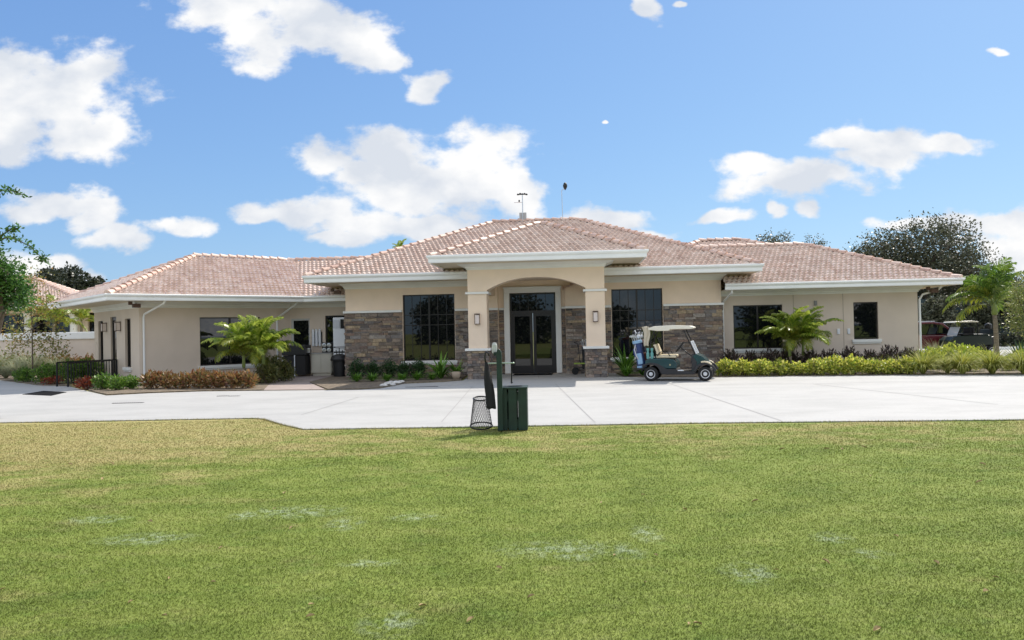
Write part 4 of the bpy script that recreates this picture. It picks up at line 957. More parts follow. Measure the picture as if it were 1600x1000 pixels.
bigtree('live_oak', 'large grey green oak rising behind the right end of the roof', 1392, 62, 352, 108, 4200, lf_oak, size=.19, wide=1.45)
bigtree('live_oak', 'darker oak crown at the right behind the tall palm', 1510, 66, 412, 75, 2200, lf_oak, size=.2)
bigtree('live_oak', 'dark tree mass beyond the parking lot right of the palm', 1595, 72, 432, 85, 2000, lf_far, size=.22)
bigtree('thin_tree', 'sparse tree top showing over the right wing ridge, left one', 1200, 55, 362, 46, 420, lf_oak, size=.13)
bigtree('thin_tree', 'sparse tree top showing over the right wing ridge, right one', 1268, 57, 368, 50, 420, lf_oak, size=.13)
bigtree('dark_tree', 'dark leafy tree behind the far tiled roof, leftmost', 78, 88, 418, 40, 500, lf_far, size=.34)
bigtree('dark_tree', 'dark leafy tree left behind the wing eave, tallest crown', 112, 92, 414, 42, 550, lf_far, size=.34)
bigtree('dark_tree', 'dark leafy tree just above the left wing hip', 140, 90, 432, 30, 420, lf_far, size=.34)
bigtree('dark_tree', 'dark low tree behind the left wing hip end', 168, 94, 446, 25, 300, lf_far, size=.34)
tree('small_leafy_tree', 'yellow green bushy tree cut by the right picture edge', at(1606, 34), 1.2, .06, [(0, 0, 2.6, .7), (-.3, 0, 1.9, .6), (-.45, 0, 3.0, .35), (.3, 0, 3.2, .6), (-.2, 0, 1.4, .5), (.5, 0, 2, .7)], 420, 10, .10, leafmat('leaf_yg2', [(.12, .18, .04), (.26, .30, .08), (.38, .38, .14)], .35), crad=.12)
# trees behind the photographer, seen only as reflections in the glass
for i, (x, y, r) in enumerate([(-64 + k * 9.2 + 3 * math.sin(k * 5), -44 - 6 * math.cos(k * 3), 4.6 + 1.6 * math.sin(k * 2.3)) for k in range(15)]):
    bl_ = [(random.uniform(-.6, .6) * r, random.uniform(-.5, .5) * r, r * .62 + random.uniform(-.4, .4) * r, r * random.uniform(.3, .45)) for _ in range(9)]
    tree('course_tree', 'dark course tree far behind the viewer, seen only mirrored in glass', (x, y), r * .35, r * .05, bl_, 520, 10, .5, lf_far, 'trees across the course, mirrored in the windows', crad=r * .08, asp=.7)

# ------------------------------------------------------------------ far left house, walls
hb = at(30, 58); far = thing('neighbouring_house', 'beige house with pink tiled roof half hidden behind the left tree', 'building', (hb[0], hb[1], 0), rad(12))
mb = MB(); wall(mb, ID, -14, 9.5, 0, 4.25, [(-1.5, 3.6, 1.6, 3.6), (4.6, 7.2, 1.4, 3.7)], dep=.5); mb.add([(9.5, 0, 0), (9.5, 9, 0), (9.5, 9, 4.25), (9.5, 0, 4.25)], [(0, 1, 2, 3)]); mb.build('wall', stucco_wing, far)
for (a, b, c, d) in [(-1.5, 3.6, 1.6, 3.6), (4.6, 7.2, 1.4, 3.7)]:
    mb = MB().add([(a, .45, c), (b, .45, c), (b, .45, d), (a, .45, d)], [(0, 1, 2, 3)]); wn = mb.build('window', glass_m, far)
    mb = MB(); n_ = 4
    for k in range(n_ + 1): x = a + (b - a) * k / n_; mb.box(x - .05, x + .05, .36, .44, c, d)
    mb.box(a - .05, b + .05, .365, .435, c - .05, c + .002).box(a - .05, b + .05, .365, .435, d - .002, d + .05); mb.build('frame', darkframe, wn)
for cx in (-1.9, .9, 3.9):
    MB().lathe([(.36, 1.4), (.36, 1.7), (.26, 1.8), (.24, 3.4), (.34, 3.55), (.38, 3.7)], 18, c=(cx, -.9, 0)).build('column', trimw, far, smooth=False)
mb = MB(); mb.box(-4, 9.8, -1.3, -.02, 3.7, 4.2); mb.build('beam', stucco_wing, far)
_h = house; house = far
hip_roof(-9, 5.2, -2.0, 9.5, 4.25, ID); hip_roof(3.6, 10.6, 1.2, 9.0, 4.2, ID)
MB().sweep([(-9, 9.5), (-9, -2.0), (5.2, -2.0), (5.2, 1.2), (10.6, 1.2), (10.6, 9)], gut(3.98, 4.26, 1.2)).build('gutter', gutterw, far)
house = _h
cw = thing('garden_wall', 'low beige retaining wall with thick white cap behind the feathery grasses', 'wall', (*at(40, 41), 0), rad(-2))
MB().box(-22, 8.5, 0, .35, 0, 1.75).build('wall_body', stucco_wing, cw); MB().box(-22.1, 8.6, -.08, .43, 1.752, 2.12).build('wall_cap', trimw, cw, bevel=.03)
nm = ['brown leaved hedge bush under the white capped wall, leftmost', 'brown hedge bush second along the wall', 'brown hedge bush third along the wall', 'brown hedge bush fourth along the wall', 'brown hedge bush fifth along the wall', 'brown hedge bush sixth along the wall', 'brown hedge bush behind the railing', 'brown hedge bush last before the left wing']
p0 = None
for i in range(8):
    loc = at(-5 + i * 20.5, 38.6)
    if i == 0: p0 = shrub('brown_hedge_shrub', nm[0], loc, .6, .95, 520, .17, lf_croton, 'brown hedge under the white capped wall', .4, .6)
    else: dup(p0, (*loc, ZB), random.uniform(0, 6), nm[i], random.uniform(.9, 1.1))
# side railing
def railing(name, label, a, b, h=.88, n=16):
    a = Vector(a); b = Vector(b); o = thing(name, label, 'railing', (a.x, a.y, ZC)); d = b - a; mb = MB(); L_ = d.length; t = d.normalized()
    mb.tube([(0, 0, h), (d.x, d.y, h)], .024).tube([(0, 0, .10), (d.x, d.y, .10)], .015); mb.build('top_rail', blackm, o)
    for k in range(3): p = d * (k / 2); MB().box(p.x - .025, p.x + .025, p.y - .025, p.y + .025, 0, h).build('post', blackm, o)
    mb = MB()
    for k in range(1, n): p = d * (k / n); mb.tube([(p.x, p.y, .10), (p.x, p.y, h)], .010, 5)
    mb.build('balusters', blackm, o)
ra = l2w(*SF.q(s2[1] + .15, -.05)); 
railing('metal_railing', 'black metal railing from the side door out along the ramp', ra, at(88, 29.3), n=22)
railing('metal_railing', 'second shorter black railing on the near side of the ramp', at(174, 31.4), at(105, 28.9), h=.86, n=16)
mt = sheet('door_mat', [gp(35, 617.5), gp(68, 612), gp(104, 614), gp(80, 619.5)][::-1], ZC + .012, mat('black_mat', (.008, .008, .009), 1.0, spec=.1), zb=ZC); mt.pop('kind', None); tag(mt, 'black rubber mat lying on the walk before the railing', 'mat')
def grate(px, py, w_, d_, label, rz=0):
    o = thing('drain_grate', label, 'drain grate', (*gp(px, py), ZC), rz); mb = MB(); mb.box(-w_ / 2, w_ / 2, -d_ / 2, d_ / 2, .001, .004); mb.build('pit', dark_in, o); mb = MB()
    n = int(w_ / .05)
    for i in range(n + 1): x = -w_ / 2 + w_ * i / n; mb.box(x - .008, x + .008, -d_ / 2, d_ / 2, .0045, .010)
    mb.build('bars', blackm, o)
grate(659, 605.5, 1.0, .14, 'long dark slot drain in the slab left of the entrance', .05); grate(200, 631, .8, .10, 'small slot drain in the shaded paving on the left'); grate(348, 620, .3, .1, 'small round drain before the crotons, left one'); grate(366, 620, .3, .1, 'small round drain before the crotons, right one')
dm = MB().box(-.75, .75, -.45, .45, 0, .018).build('door_mat', mat('black_mat'), None, bevel=.006); dm.location = (*l2w(.79, -.25), ZC); dm.rotation_euler = (0, 0, YAW); tag(dm, 'dark mat before the glazed entrance doors', 'mat')

# ------------------------------------------------------------------ outdoor counter
def L3(x, y, z=0): X, Y = l2w(x, y); return (X, Y, z)
ZP = ZB - .008
o = thing('ball_dispenser', 'tall white enamel machine with dark square window at the stone corner', 'machine', L3(-6.93, 1.35, ZP), YAW)
MB().box(-.52, .3, -.4, .4, .1, 2.38).build('cabinet', whitefin, o, bevel=.02)
MB().box(-.2, .27, -.425, -.402, 1.92, 2.3).build('display_window', dark_in, o, bevel=.008)
mb = MB(); mb.box(-.5, .28, -.415, -.402, 1.14, 1.19).box(-.5, .28, -.415, -.402, .93, .99).box(-.5, .28, -.415, -.402, .66, .69).box(-.46, .24, -.38, .38, 0, .098); mb.build('dark_slot', blackp, o)  # black strips across the cabinet front, plus a black plinth
mb = MB(); mb.box(-.49, -.24, -.43, -.402, 1.95, 2.28); mb.build('control_panel', mat('pale_grey', (.55, .58, .62), .4), o)
mb = MB(); mb.tube([(-.4, -.46, 1.16), (.2, -.46, 1.16)], .014); mb.box(-.4, -.38, -.46, -.402, 1.15, 1.17).box(.18, .2, -.46, -.402, 1.15, 1.17); mb.build('handle', steel, o)
for z in (.25, .71): MB().box(-.48, .26, -.42, -.402, z, z + .2).build('drawer_front', whitefin, o, bevel=.006)
o = thing('storage_counter', 'low beige panelled counter cabinet left of the tall white machine', 'cabinet', L3(-7.95, 1.3, ZP), YAW)
cab = mat('cabinet_beige', (.50, .48, .40), .6, var=.05)
MB().box(-.46, .40, -.3, .3, .1, .9).box(-.4, .36, -.26, .26, 0, .099).build('cabinet', cab, o, bevel=.01)
MB().box(-.5, .43, -.34, .32, .902, .94).build('counter_top', mat('counter_grey', (.35, .35, .34), .4), o, bevel=.008)
for a, b in ((-.44, -.04), (-.02, .38)): MB().box(a, b, -.318, -.302, .13, .87).build('door_panel', cab, o, bevel=.005)
o = thing('cup_dispenser', 'square black rack holding four shiny round cup tubes on the counter', 'dispenser', L3(-7.78, 1.25, ZP + .942), YAW)
MB().box(-.2, .2, -.12, .12, 0, .42).build('rack', blackp, o, bevel=.01)
for x in (-.1, .1):
    for z in (.11, .31): MB().lathe([(.085, 0), (.085, .03), (.05, .035), (.04, .02), (0, .02)], 18, M=Matrix.Rotation(PI / 2, 3, 'X'), c=(x, -.12, z)).build('tube_end', steel, o, smooth=False)
o = thing('wall_cup_tubes', 'three upright white tubes hanging on the wall above the counter', 'dispenser', L3(-8.4, 1.72, 1.25), YAW)
for x in (-.14, 0, .14): MB().lathe([(.05, 0), (.055, .04), (.055, .68), (.03, .72)], 14, c=(x, -.02, 0)).build('tube', whitefin, o)
MB().box(-.22, .22, .03, .07, .1, .6).build('bracket', blackp, o)
o = thing('black_counter', 'black draped service stand with pale corner posts before the open door', 'stand', L3(-9.0, .95, ZP), YAW)
MB().box(-.5, .5, -.35, .35, .88, 1.28).build('top_box', blackp, o, bevel=.015); MB().box(-.46, .46, -.3, .3, .06, .86).build('lower_box', mat('dark_cloth', (.02, .02, .02), .9), o, bevel=.01)
for x in (-.48, .02): MB().box(x, x + .03, -.34, -.30, 0, .879).build('post', whitefin, o)
MB().box(.5, .62, -.2, .05, .95, 1.15).build('side_shelf', steel, o, bevel=.01)
o = thing('trash_bin', 'black barrel bin with flared lid and sticks poking out beside the stone corner', 'bin', L3(-6.98, .25, ZP))
MB().lathe([(.20, 0), (.24, .02), (.27, .62), (.26, .64)], 22).build('barrel', blackp, o, smooth=False)
MB().lathe([(.35, .64), (.36, .70), (.28, .84), (.12, .9), (0, .9)], 22).build('lid', blackp, o)
mb = MB()
for x, h in ((-.1, 1.06), (0, 1.14), (.1, 1.05)): mb.tube([(x, 0, .86), (x * 1.3, 0, h)], .018)
mb.build('sticks', blackm, o)

# ------------------------------------------------------------------ club washer post in the lawn
grn = mat('green_paint', (.006, .028, .017), .5, var=.3, vscale=5, bump=.15, bscale=40)
X0, Y0 = gp(779, 674); 
ws = thing('club_cleaning_box', 'dark green slatted box with tall green post standing at the lawn edge', 'cleaning station', (X0, Y0 + .02, 0), rad(-3))
mb = MB(); bw = .50; bd = .48; bh = .72; nb = 3
for side in range(4):
    a = side * PI / 2; cx, cy = bw / 2, bd / 2
    f = FR((cx + (-bw / 2 * math.cos(a) + bd / 2 * math.sin(a)), cy + (-bw / 2 * math.sin(a) - bd / 2 * math.cos(a))), a)
    w_ = bw if side % 2 == 0 else bd
    if side % 2: f = FR(((bw if side == 1 else 0), (0 if side == 1 else bd)), a)
    else: f = FR(((0 if side == 0 else bw), (0 if side == 0 else bd)), a)
    e = .023 if side % 2 else 0
    for k in range(nb):
        xa = e + (w_ - 2 * e) * k / nb + (.012 if k else 0); xb = e + (w_ - 2 * e) * (k + 1) / nb - (.012 if k < nb - 1 else 0)
        mb.box(xa, xb, 0, .022, .012, bh, f)
mb.build('slatted_side', grn, ws, bevel=.003)
for z0_, z1_ in ((.05, .19), (.51, .64)):
    for y_ in (.024, bd - .06): MB().box(.03, bw - .03, y_, y_ + .036, z0_, z1_).build('inner_batten', grn, ws)
mb = MB(); mb.box(-.012, bw + .012, -.012, .10, bh + .001, bh + .03).box(-.012, bw + .012, bd - .10, bd + .012, bh + .001, bh + .03).box(-.012, .08, .101, bd - .101, bh + .001, bh + .03).box(bw - .1, bw + .012, .101, bd - .101, bh + .001, bh + .03)
mb.build('top_rim', grn, ws, bevel=.004)
MB().lathe([(.15, .68), (.165, .70), (.185, .752), (.165, .755), (.15, .70)], 24, c=(.27, .25, 0)).build('bin_rim', blackp, ws)
mb = MB(); prof = [(.0, 0), (.09, 0), (.09, 1.28), (.085, 1.34), (.065, 1.38), (.04, 1.40), (.015, 1.385), (.0, 1.33)]
mb.prism(prof, -.045, .045, c=(-.005, -.06, .02)); mb.build('post', grn, ws, bevel=.006)
mb = MB(); mb.tube([(-.19, -.03, 1.17), (.27, -.03, 1.17)], .011); mb.lathe([(0, -.02), (.02, 0), (0, .02)], 10, c=(.28, -.03, 1.17)); mb.build('cross_rod', mat('pale_green_metal', (.35, .45, .35), .4, metal=.4), ws)
MB().lathe([(.038, 0), (.045, .02), (.045, .14), (.03, .18), (0, .185)], 16, c=(-.045, .05, 1.34)).build('ball_washer', mat('aged_enamel', (.48, .50, .47), .45, var=.2, vscale=20), ws, smooth=False)
mb = MB(); mb.box(-.06, .0, .0, .05, 1.3, 1.36); mb.build('bracket', grn, ws)
o = thing('hanging_brush', 'small dark brush hanging from the right end of the cross rod', 'brush', (X0 + .24, Y0 - .01, .80))
MB().tube([(0, 0, .37), (.005, 0, .22)], .004).build('cord', blackm, o); MB().tube([(.005, 0, .22), (0, 0, .05), (.008, 0, .02)], [.012, .014, .022]).build('handle', blackm, o)
# furled umbrella-like black towel hanging from the rod
o = thing('hanging_umbrella', 'furled black umbrella with hooked handle hanging from the green post rod', 'umbrella', (X0 - .20, Y0 - .05, .40))
MB().tube([(.0, 0, .80), (-.01, 0, .88), (.0, 0, .95), (.03, 0, .965), (.055, 0, .94), (.06, 0, .90)], .016, 10).build('handle', blackp, o, smooth=True)
mb = MB(); cl = []; nr = 15; ns = 18
for i in range(nr):
    f = i / (nr - 1); z = .80 - .80 * f; r = .018 + .045 * math.sin(PI * min(1, f * 1.25) * .62) + .012 * f; cx = .01 + .07 * f
    for k in range(ns): w_ = 2 * PI * k / ns; rr = r * (1 + .28 * math.sin(5 * w_ + f * 2.2)) ; cl.append((cx + rr * math.cos(w_), rr * .8 * math.sin(w_), z + .012 * math.sin(4 * w_) * f))
fs = [(i * ns + k, i * ns + (k + 1) % ns, (i + 1) * ns + (k + 1) % ns, (i + 1) * ns + k) for i in range(nr - 1) for k in range(ns)] + [tuple(range((nr - 1) * ns, nr * ns))]
mb.add(cl, fs); mb.build('canopy', mat('black_cloth', (.012, .012, .014), .85), o, smooth=True)
# wire basket
bx, by = gp(752, 671)
o = thing('wire_basket', 'tapered black wire mesh basket standing on the grass left of the green box', 'basket', (bx, by + .03, .042))
o.rotation_euler = (rad(12), 0, 0)
R0, R1, HB = .195, .125, .50
mb = MB(); n = 28
for s in (1, -1):
    for k in range(n):
        pts = []
        for i in range(9): f = i / 8; r = R0 + (R1 - R0) * f; a = 2 * PI * k / n + s * f * 1.15; pts.append((r * math.cos(a), r * math.sin(a), .02 + HB * f))
        mb.tube(pts, .0032, 4, cap=False)
mb.build('mesh_side', blackm, o)
for r, z, nme in ((R0, .02, 'bottom_ring'), (R1, .52, 'top_ring')):
    mb = MB(); mb.tube([(r * math.cos(2 * PI * k / 28), r * math.sin(2 * PI * k / 28), z) for k in range(29)], .013, 6); mb.build(nme, blackm, o, smooth=True)
mb = MB()
for k in range(-4, 5): q_ = k * .04; h_ = math.sqrt(R0 ** 2 - q_ ** 2); mb.tube([(q_, -h_, .02), (q_, h_, .02)], .002, 4); mb.tube([(-h_, q_, .022), (h_, q_, .022)], .002, 4)
mb.build('base_mesh', blackm, o)

# ------------------------------------------------------------------ golf cart
def arc(cx, cz, r, a0, a1, n=10): return [(cx + r * math.cos(rad(a0 + (a1 - a0) * i / n)), cz + r * math.sin(rad(a0 + (a1 - a0) * i / n))) for i in range(n + 1)]
paint = mat('cart_green_paint', (.003, .042, .048), .25, coat=.25, var=.1, vscale=4)
lowp = mat('charcoal_plastic', (.022, .022, .024), .55, var=.1)
vinyl = mat('beige_vinyl', (.62, .54, .38), .5, var=.05)
canopy_m = mat('cream_canopy', (.74, .70, .58), .38, var=.04)
def wheel(parent, x, y, r=.225, wdt=.2, s=-1):
    """s: which side the hub faces along y"""
    M = Matrix.Rotation(-s * PI / 2, 3, 'X') if s > 0 else Matrix.Rotation(PI / 2, 3, 'X')
    h = wdt / 2
    w_ = MB().lathe([(r * .55, -h), (r * .9, -h), (r * .985, -h * .75), (r, -h * .3), (r, h * .3), (r * .985, h * .75), (r * .9, h), (r * .62, h), (r * .55, h * .8)], 32, M=M, c=(x, y, r)).build('wheel', rubber, parent, smooth=True)
    mb = MB(); mb.lathe([(r * .62, h * .75), (r * .60, h * .98), (r * .52, h * .9), (r * .48, h * .55), (r * .30, h * .55), (r * .26, h * .95), (0, h * 1.0)], 28, M=M, c=(x, y, r))
    mb.build('rim', mat('rim_white', (.66, .67, .68), .3, metal=.3), w_)
    mb = MB()
    for k in range(8):
        a = 2 * PI * k / 8; p = M @ Vector((r * .4 * math.cos(a), r * .4 * math.sin(a), h * .57)); mb.lathe([(r * .065, -.002), (r * .065, .006), (0, .006)], 8, M=M, c=(x + p.x, y + p.y, r + p.z))
    mb.build('hub_slots', blackp, w_)
    return w_
CXY = at(1059, 25.75)
cart = thing('golf_cart', 'dark green golf cart with cream roof and two golf bags parked before the stone wall', 'golf cart', (CXY[0], CXY[1], ZC), rad(-17))
WR = .235; xr, xf = -.83, .86; hw = .58
# rear body: green upper shell over charcoal skirt
rear_up = [(-1.02, .50), (-1.0, .66), (-.93, .715), (-.35, .725), (-.10, .69), (-.02, .60), (-.0, .50), (-.02, .40), (-.35, .40), (-.48, .46), (-.60, .525), (-.83, .56), (-.97, .53)]
MB().prism(rear_up[::-1], -hw, hw).build('rear_body', paint, cart, bevel=.03, seg=3)
skirt = [(-1.10, .40), (-1.10, .52), (-1.0, .56), (-.83, .60), (-.62, .565), (-.46, .48), (-.34, .39), (-.02, .39), (.02, .30), (.48, .30), (.52, .36), (.56, .42)] + [(p[0], p[1]) for p in arc(xf, WR, .30, 150, 175, 3)] + [(.50, .215), (-.48, .215)] + arc(xr, WR, .30, 15, 165, 10) + [(-1.15, .30)]
MB().prism(skirt, -hw - .008, hw + .008).build('skirt', lowp, cart, bevel=.015)
front_ = [(.44, .31), (.46, .60), (.50, .80), (.60, .86), (.74, .80), (.88, .68), (.99, .54), (1.02, .44), (1.0, .38)] + arc(xf, WR, .30, 60, 168, 8)
MB().prism([p for p in front_], -hw + .05, hw - .05).build('front_cowl', paint, cart, bevel=.035, seg=3)
for s in (-1, 1):
    MB().prism([(.43, .31), (.45, .60), (.50, .76), (.60, .62), (.60, .50), (.55, .40)], s * (hw - .045) - .008, s * (hw - .045) + .008).build('cowl_side_panel', lowp, cart, bevel=.006)
    fl_ = arc(xf, WR, .36, 15, 165, 12) + arc(xf, WR, .285, 165, 15, 12)
    MB().prism(fl_, s * (hw + .01) - .05, s * (hw + .01) + .05).build('front_fender', lowp, cart, bevel=.01)
    MB().prism(arc(xf - .03, WR + .04, .36, 48, 105, 8) + arc(xf - .03, WR + .02, .335, 105, 48, 8), s * hw - .07, s * hw + .065).build('fender_trim', vinyl, cart, bevel=.006)
MB().box(.99, 1.05, -.48, .48, .30, .42).build('front_bumper', lowp, cart, bevel=.03)
for s in (-1, 1): MB().lathe([(.055, 0), (.05, .03), (0, .045)], 16, M=Matrix.Rotation(PI / 2, 3, 'Y'), c=(.93, s * .36, .55)).build('headlight', mat('lamp_glass', (.7, .72, .72), .1), cart)
MB().box(.0, .47, -hw + .03, hw - .03, .285, .315).build('floor', lowp, cart)
MB().prism([(.42, .60), (.44, .84), (.52, .88), (.58, .84), (.52, .60)], -hw + .06, hw - .06).build('dashboard', lowp, cart, bevel=.02)
MB().box(-.66, -.04, -.50, .50, .735, .83).build('seat', vinyl, cart, bevel=.035, seg=3)
Mb = Matrix.Rotation(rad(-20), 3, 'Y')
MB().obox((-.66, 0, 1.01), .045, .50, .17, Mb).build('backrest', vinyl, cart, bevel=.03, seg=3)
mb = MB()
for s in (-1, 1): mb.tube([(-.60, s * .47, .80), (-.74, s * .50, 1.12)], .018).tube([(-.62, s * .52, .80), (-.52, s * .54, .93), (-.30, s * .54, .93), (-.22, s * .54, .80)], .016)
mb.build('seat_frame', blackm, cart)
mb = MB()
for s in (-1, 1): mb.tube([(.56, s * .52, .84), (.44, s * .52, 1.12), (.22, s * .50, 1.62)], .018).tube([(-.80, s * .50, .70), (-.84, s * .50, 1.25), (-.70, s * .49, 1.62)], .018)
mb.tube([(-.84, -.5, 1.2), (-.84, .5, 1.2)], .016)
mb.build('roof_strut', blackm, cart)
rp = [(-.90, 1.64), (-.88, 1.70), (-.70, 1.755), (-.1, 1.775), (.40, 1.75), (.52, 1.71), (.53, 1.67), (.45, 1.645), (-.20, 1.645), (-.25, 1.60), (-.60, 1.60), (-.66, 1.61)]
MB().prism(rp[::-1], -.56, .56).build('roof', canopy_m, cart, bevel=.03, seg=3)
# windscreen: clear upper pane folded over the lower one
clear = mat('clear_acrylic', (.8, .84, .86), .08); 
def acrylic():
    m = bpy.data.materials.new('acrylic'); m.use_nodes = True; nt = m.node_tree; b = nt.nodes['Principled BSDF']; out = nt.nodes['Material Output']
    b.inputs['Base Color'].default_value = (.75, .80, .84, 1); b.inputs['Roughness'].default_value = .12
    t = nd(nt, 'ShaderNodeBsdfTransparent'); ms = nd(nt, 'ShaderNodeMixShader'); ms.inputs['Fac'].default_value = .5
    nt.links.new(t.outputs[0], ms.inputs[1]); nt.links.new(b.outputs[0], ms.inputs[2]); nt.links.new(ms.outputs[0], out.inputs['Surface']); return m
acr = acrylic()
def slab_between(a, b, y0, y1, t):
    a = Vector((a[0], 0, a[1])); b = Vector((b[0], 0, b[1])); n = (b - a).normalized(); n = Vector((n.z, 0, -n.x)) * t / 2
    return [(p.x, p.z) for p in (a - n, b - n, b + n, a + n)]
MB().prism(slab_between((.60, .86), (.44, 1.24), 0, 0, .008), -.50, .50).build('windscreen', acr, cart)
MB().prism(slab_between((.43, 1.27), (.26, 1.62), 0, 0, .005), -.49, .49).build('windscreen', mat('smoke', (.3, .33, .35), .05), cart) if False else None
mb = MB(); mb.tube([(.60, -.51, .86), (.44, -.51, 1.25), (.44, .51, 1.25), (.60, .51, .86)], .014, 6); mb.build('windscreen_frame', whitefin, cart)
# steering wheel
MS = Matrix.Rotation(rad(-52), 3, 'Y')
c0 = Vector((.07, -.24, 1.08)); mb = MB(); mb.tube([tuple(c0 + MS @ Vector((.19 * math.cos(2 * PI * k / 24), .19 * math.sin(2 * PI * k / 24), 0))) for k in range(25)], .02, 8)
for a in (0, 2.1, 4.2): mb.tube([tuple(c0), tuple(c0 + MS @ Vector((.18 * math.cos(a), .18 * math.sin(a), 0)))], .01, 6)
mb.build('steering_wheel', blackp, cart, smooth=True); MB().tube([tuple(c0), (.46, -.24, .76)], .02).build('steering_column', blackp, cart)
MB().lathe([(.05, 0), (.05, .02), (0, .02)], 12, M=MS, c=tuple(c0)).build('score_clip', whitefin, cart)
for s in (-1, 1):
    wheel(cart, xr, s * .50, WR - .005, .2, s); wheel(cart, xf, s * .50, WR - .005, .19, s)
MB().tube([(xr, -.45, WR), (xr, .45, WR)], .04).tube([(xf, -.45, WR), (xf, .45, WR)], .03).box(-1.0, .6, -.3, .3, .22, .30).build('chassis', blackm, cart)
MB().box(-1.28, -.98, -.50, .50, .36, .42).build('bag_shelf', lowp, cart, bevel=.01)
for x in (-.92, -.79):
    MB().lathe([(.045, 0), (.05, .05), (.05, .16), (.03, .22), (.045, .28), (.045, .34)], 14, c=(x + .0, -.50, .72)).build('sand_bottle', mat('bottle_teal', (.12, .33, .31) if x < -.85 else (.35, .38, .40), .3), cart, smooth=False)
MB().box(.02, .20, -.61, -.592, .33, .36).build('step_plate', whitefin, cart)
crest = MB().lathe([(.028, 0), (.028, .004), (0, .004)], 16, M=Matrix.Rotation(PI / 2, 3, 'X'), c=(-.22, -hw - .001, .52)); crest.build('door_emblem', mat('gold_emblem', (.32, .30, .18), .4), cart)
# towel hanging off the roof corner
mb = MB(); nu, nv = 8, 16; vs_ = []
for j in range(nv + 1):
    for i in range(nu + 1):
        u = i / nu; v = j / nv; x = -1.10 + .24 * u * (1 - .45 * v) + .10 * v + .03 * math.sin(v * 5); z = 1.76 - .62 * v - .05 * abs(u - .5); y = -.50 + .035 * math.sin(u * 11 + v * 3) * (1 - .3 * v)
        vs_.append((x, y, z))
mb.add(vs_, [(j * (nu + 1) + i, j * (nu + 1) + i + 1, (j + 1) * (nu + 1) + i + 1, (j + 1) * (nu + 1) + i) for j in range(nv) for i in range(nu)])
def cart_thing(name, label, cat, p, rz=0):
    M = Matrix.Translation(cart.location) @ Matrix.Rotation(rad(-17), 4, 'Z'); q_ = M @ Vector(p); return thing(name, label, cat, tuple(q_), rad(-17) + rz)
tw = mb.build('towel', mat('towel_cloth', (.58, .52, .40), .95, var=.08, vscale=12, bump=.4, bscale=200), None, smooth=True)
tw.location = cart.location; tw.rotation_euler = cart.rotation_euler; sm = tw.modifiers.new('thick', 'SOLIDIFY'); sm.thickness = .012
tag(tw, 'beige towel hanging at the rear roof corner of the golf cart', 'towel')
def golf_bag(label, p, body, trim2, nclub, rz=0, lean=.16, group=None):
    o = cart_thing('golf_bag', label, 'golf bag', p, rz); M = Matrix.Rotation(-lean, 3, 'Y')
    MB().lathe([(.13, 0), (.15, .03), (.135, .3), (.12, .6), (.13, .78), (.15, .86), (.145, .88)], 20, M=M).build('bag_body', body, o, smooth=True)
    mb = MB(); mb.lathe([(.152, .80), (.162, .82), (.160, .89), (.13, .90)], 20, M=M); mb.build('bag_collar', trim2, o); MB().lathe([(.152, .0), (.160, .01), (.158, .06), (.142, .08)], 20, M=M).build('bag_base', trim2, o)
    q_ = M @ Vector((0, -.13, .30)); MB().obox(q_, .08, .05, .18, M).build('side_pocket', trim2 if nclub % 2 else body, o, bevel=.03)
    q_ = M @ Vector((-.13, -.03, .52)); MB().obox(q_, .045, .07, .13, M).build('side_pocket', body, o, bevel=.025)
    mb = MB(); mb.tube([tuple(M @ Vector((-.06, -.13, .76))), tuple(M @ Vector((-.1, -.24, .62))), tuple(M @ Vector((-.08, -.22, .4))), tuple(M @ Vector((-.03, -.15, .25)))], .018, 8); mb.build('strap', mat('strap_pale', (.55, .55, .56), .7), o, smooth=True)
    for k in range(nclub):
        a = k * 2.4; r_ = .03 + .09 * ((k * 37) % 10) / 10; bx_, by_ = r_ * math.cos(a), r_ * math.sin(a); top = Vector((bx_ * 1.5, by_ * 1.6, 1.02 + .2 * ((k * 53) % 10) / 10))
        c_ = bpy.data.objects
        mb = MB(); mb.tube([tuple(M @ Vector((bx_, by_, .5))), tuple(M @ top)], .006, 6)
        cl_ = mb.build('club', steel, o); hd = MB(); tp_ = M @ top; aa = a * 1.7
        if k % 3 == 0: hd.lathe([(0, -.07), (.05, -.045), (.062, .0), (.05, .04), (0, .06)], 12, c=tuple(tp_ + Vector((.02, 0, .01)))); hm = blackp if k % 2 else whitefin
        else: hd.obox(tp_ + Vector((.03 * math.cos(aa), .03 * math.sin(aa), 0)), .042, .012, .026, Matrix.Rotation(aa, 3, 'Z') @ Matrix.Rotation(.5, 3, 'Y')); hm = steel
        hd.build('club_head', hm, cl_, bevel=.006)
    return o
blue = mat('bag_blue', (.025, .05, .16), .6, var=.15); lblue = mat('bag_light_blue', (.25, .42, .60), .6); navy = mat('bag_navy', (.012, .018, .05), .6); maroon = mat('bag_maroon', (.12, .03, .02), .6)
golf_bag('blue golf bag with pale strap and silver clubs on the rear left of the cart', (-1.14, -.32, .42), blue, lblue, 11)
golf_bag('navy golf bag beside the blue one on the rear of the cart', (-1.12, .22, .42), navy, maroon, 9, .4)
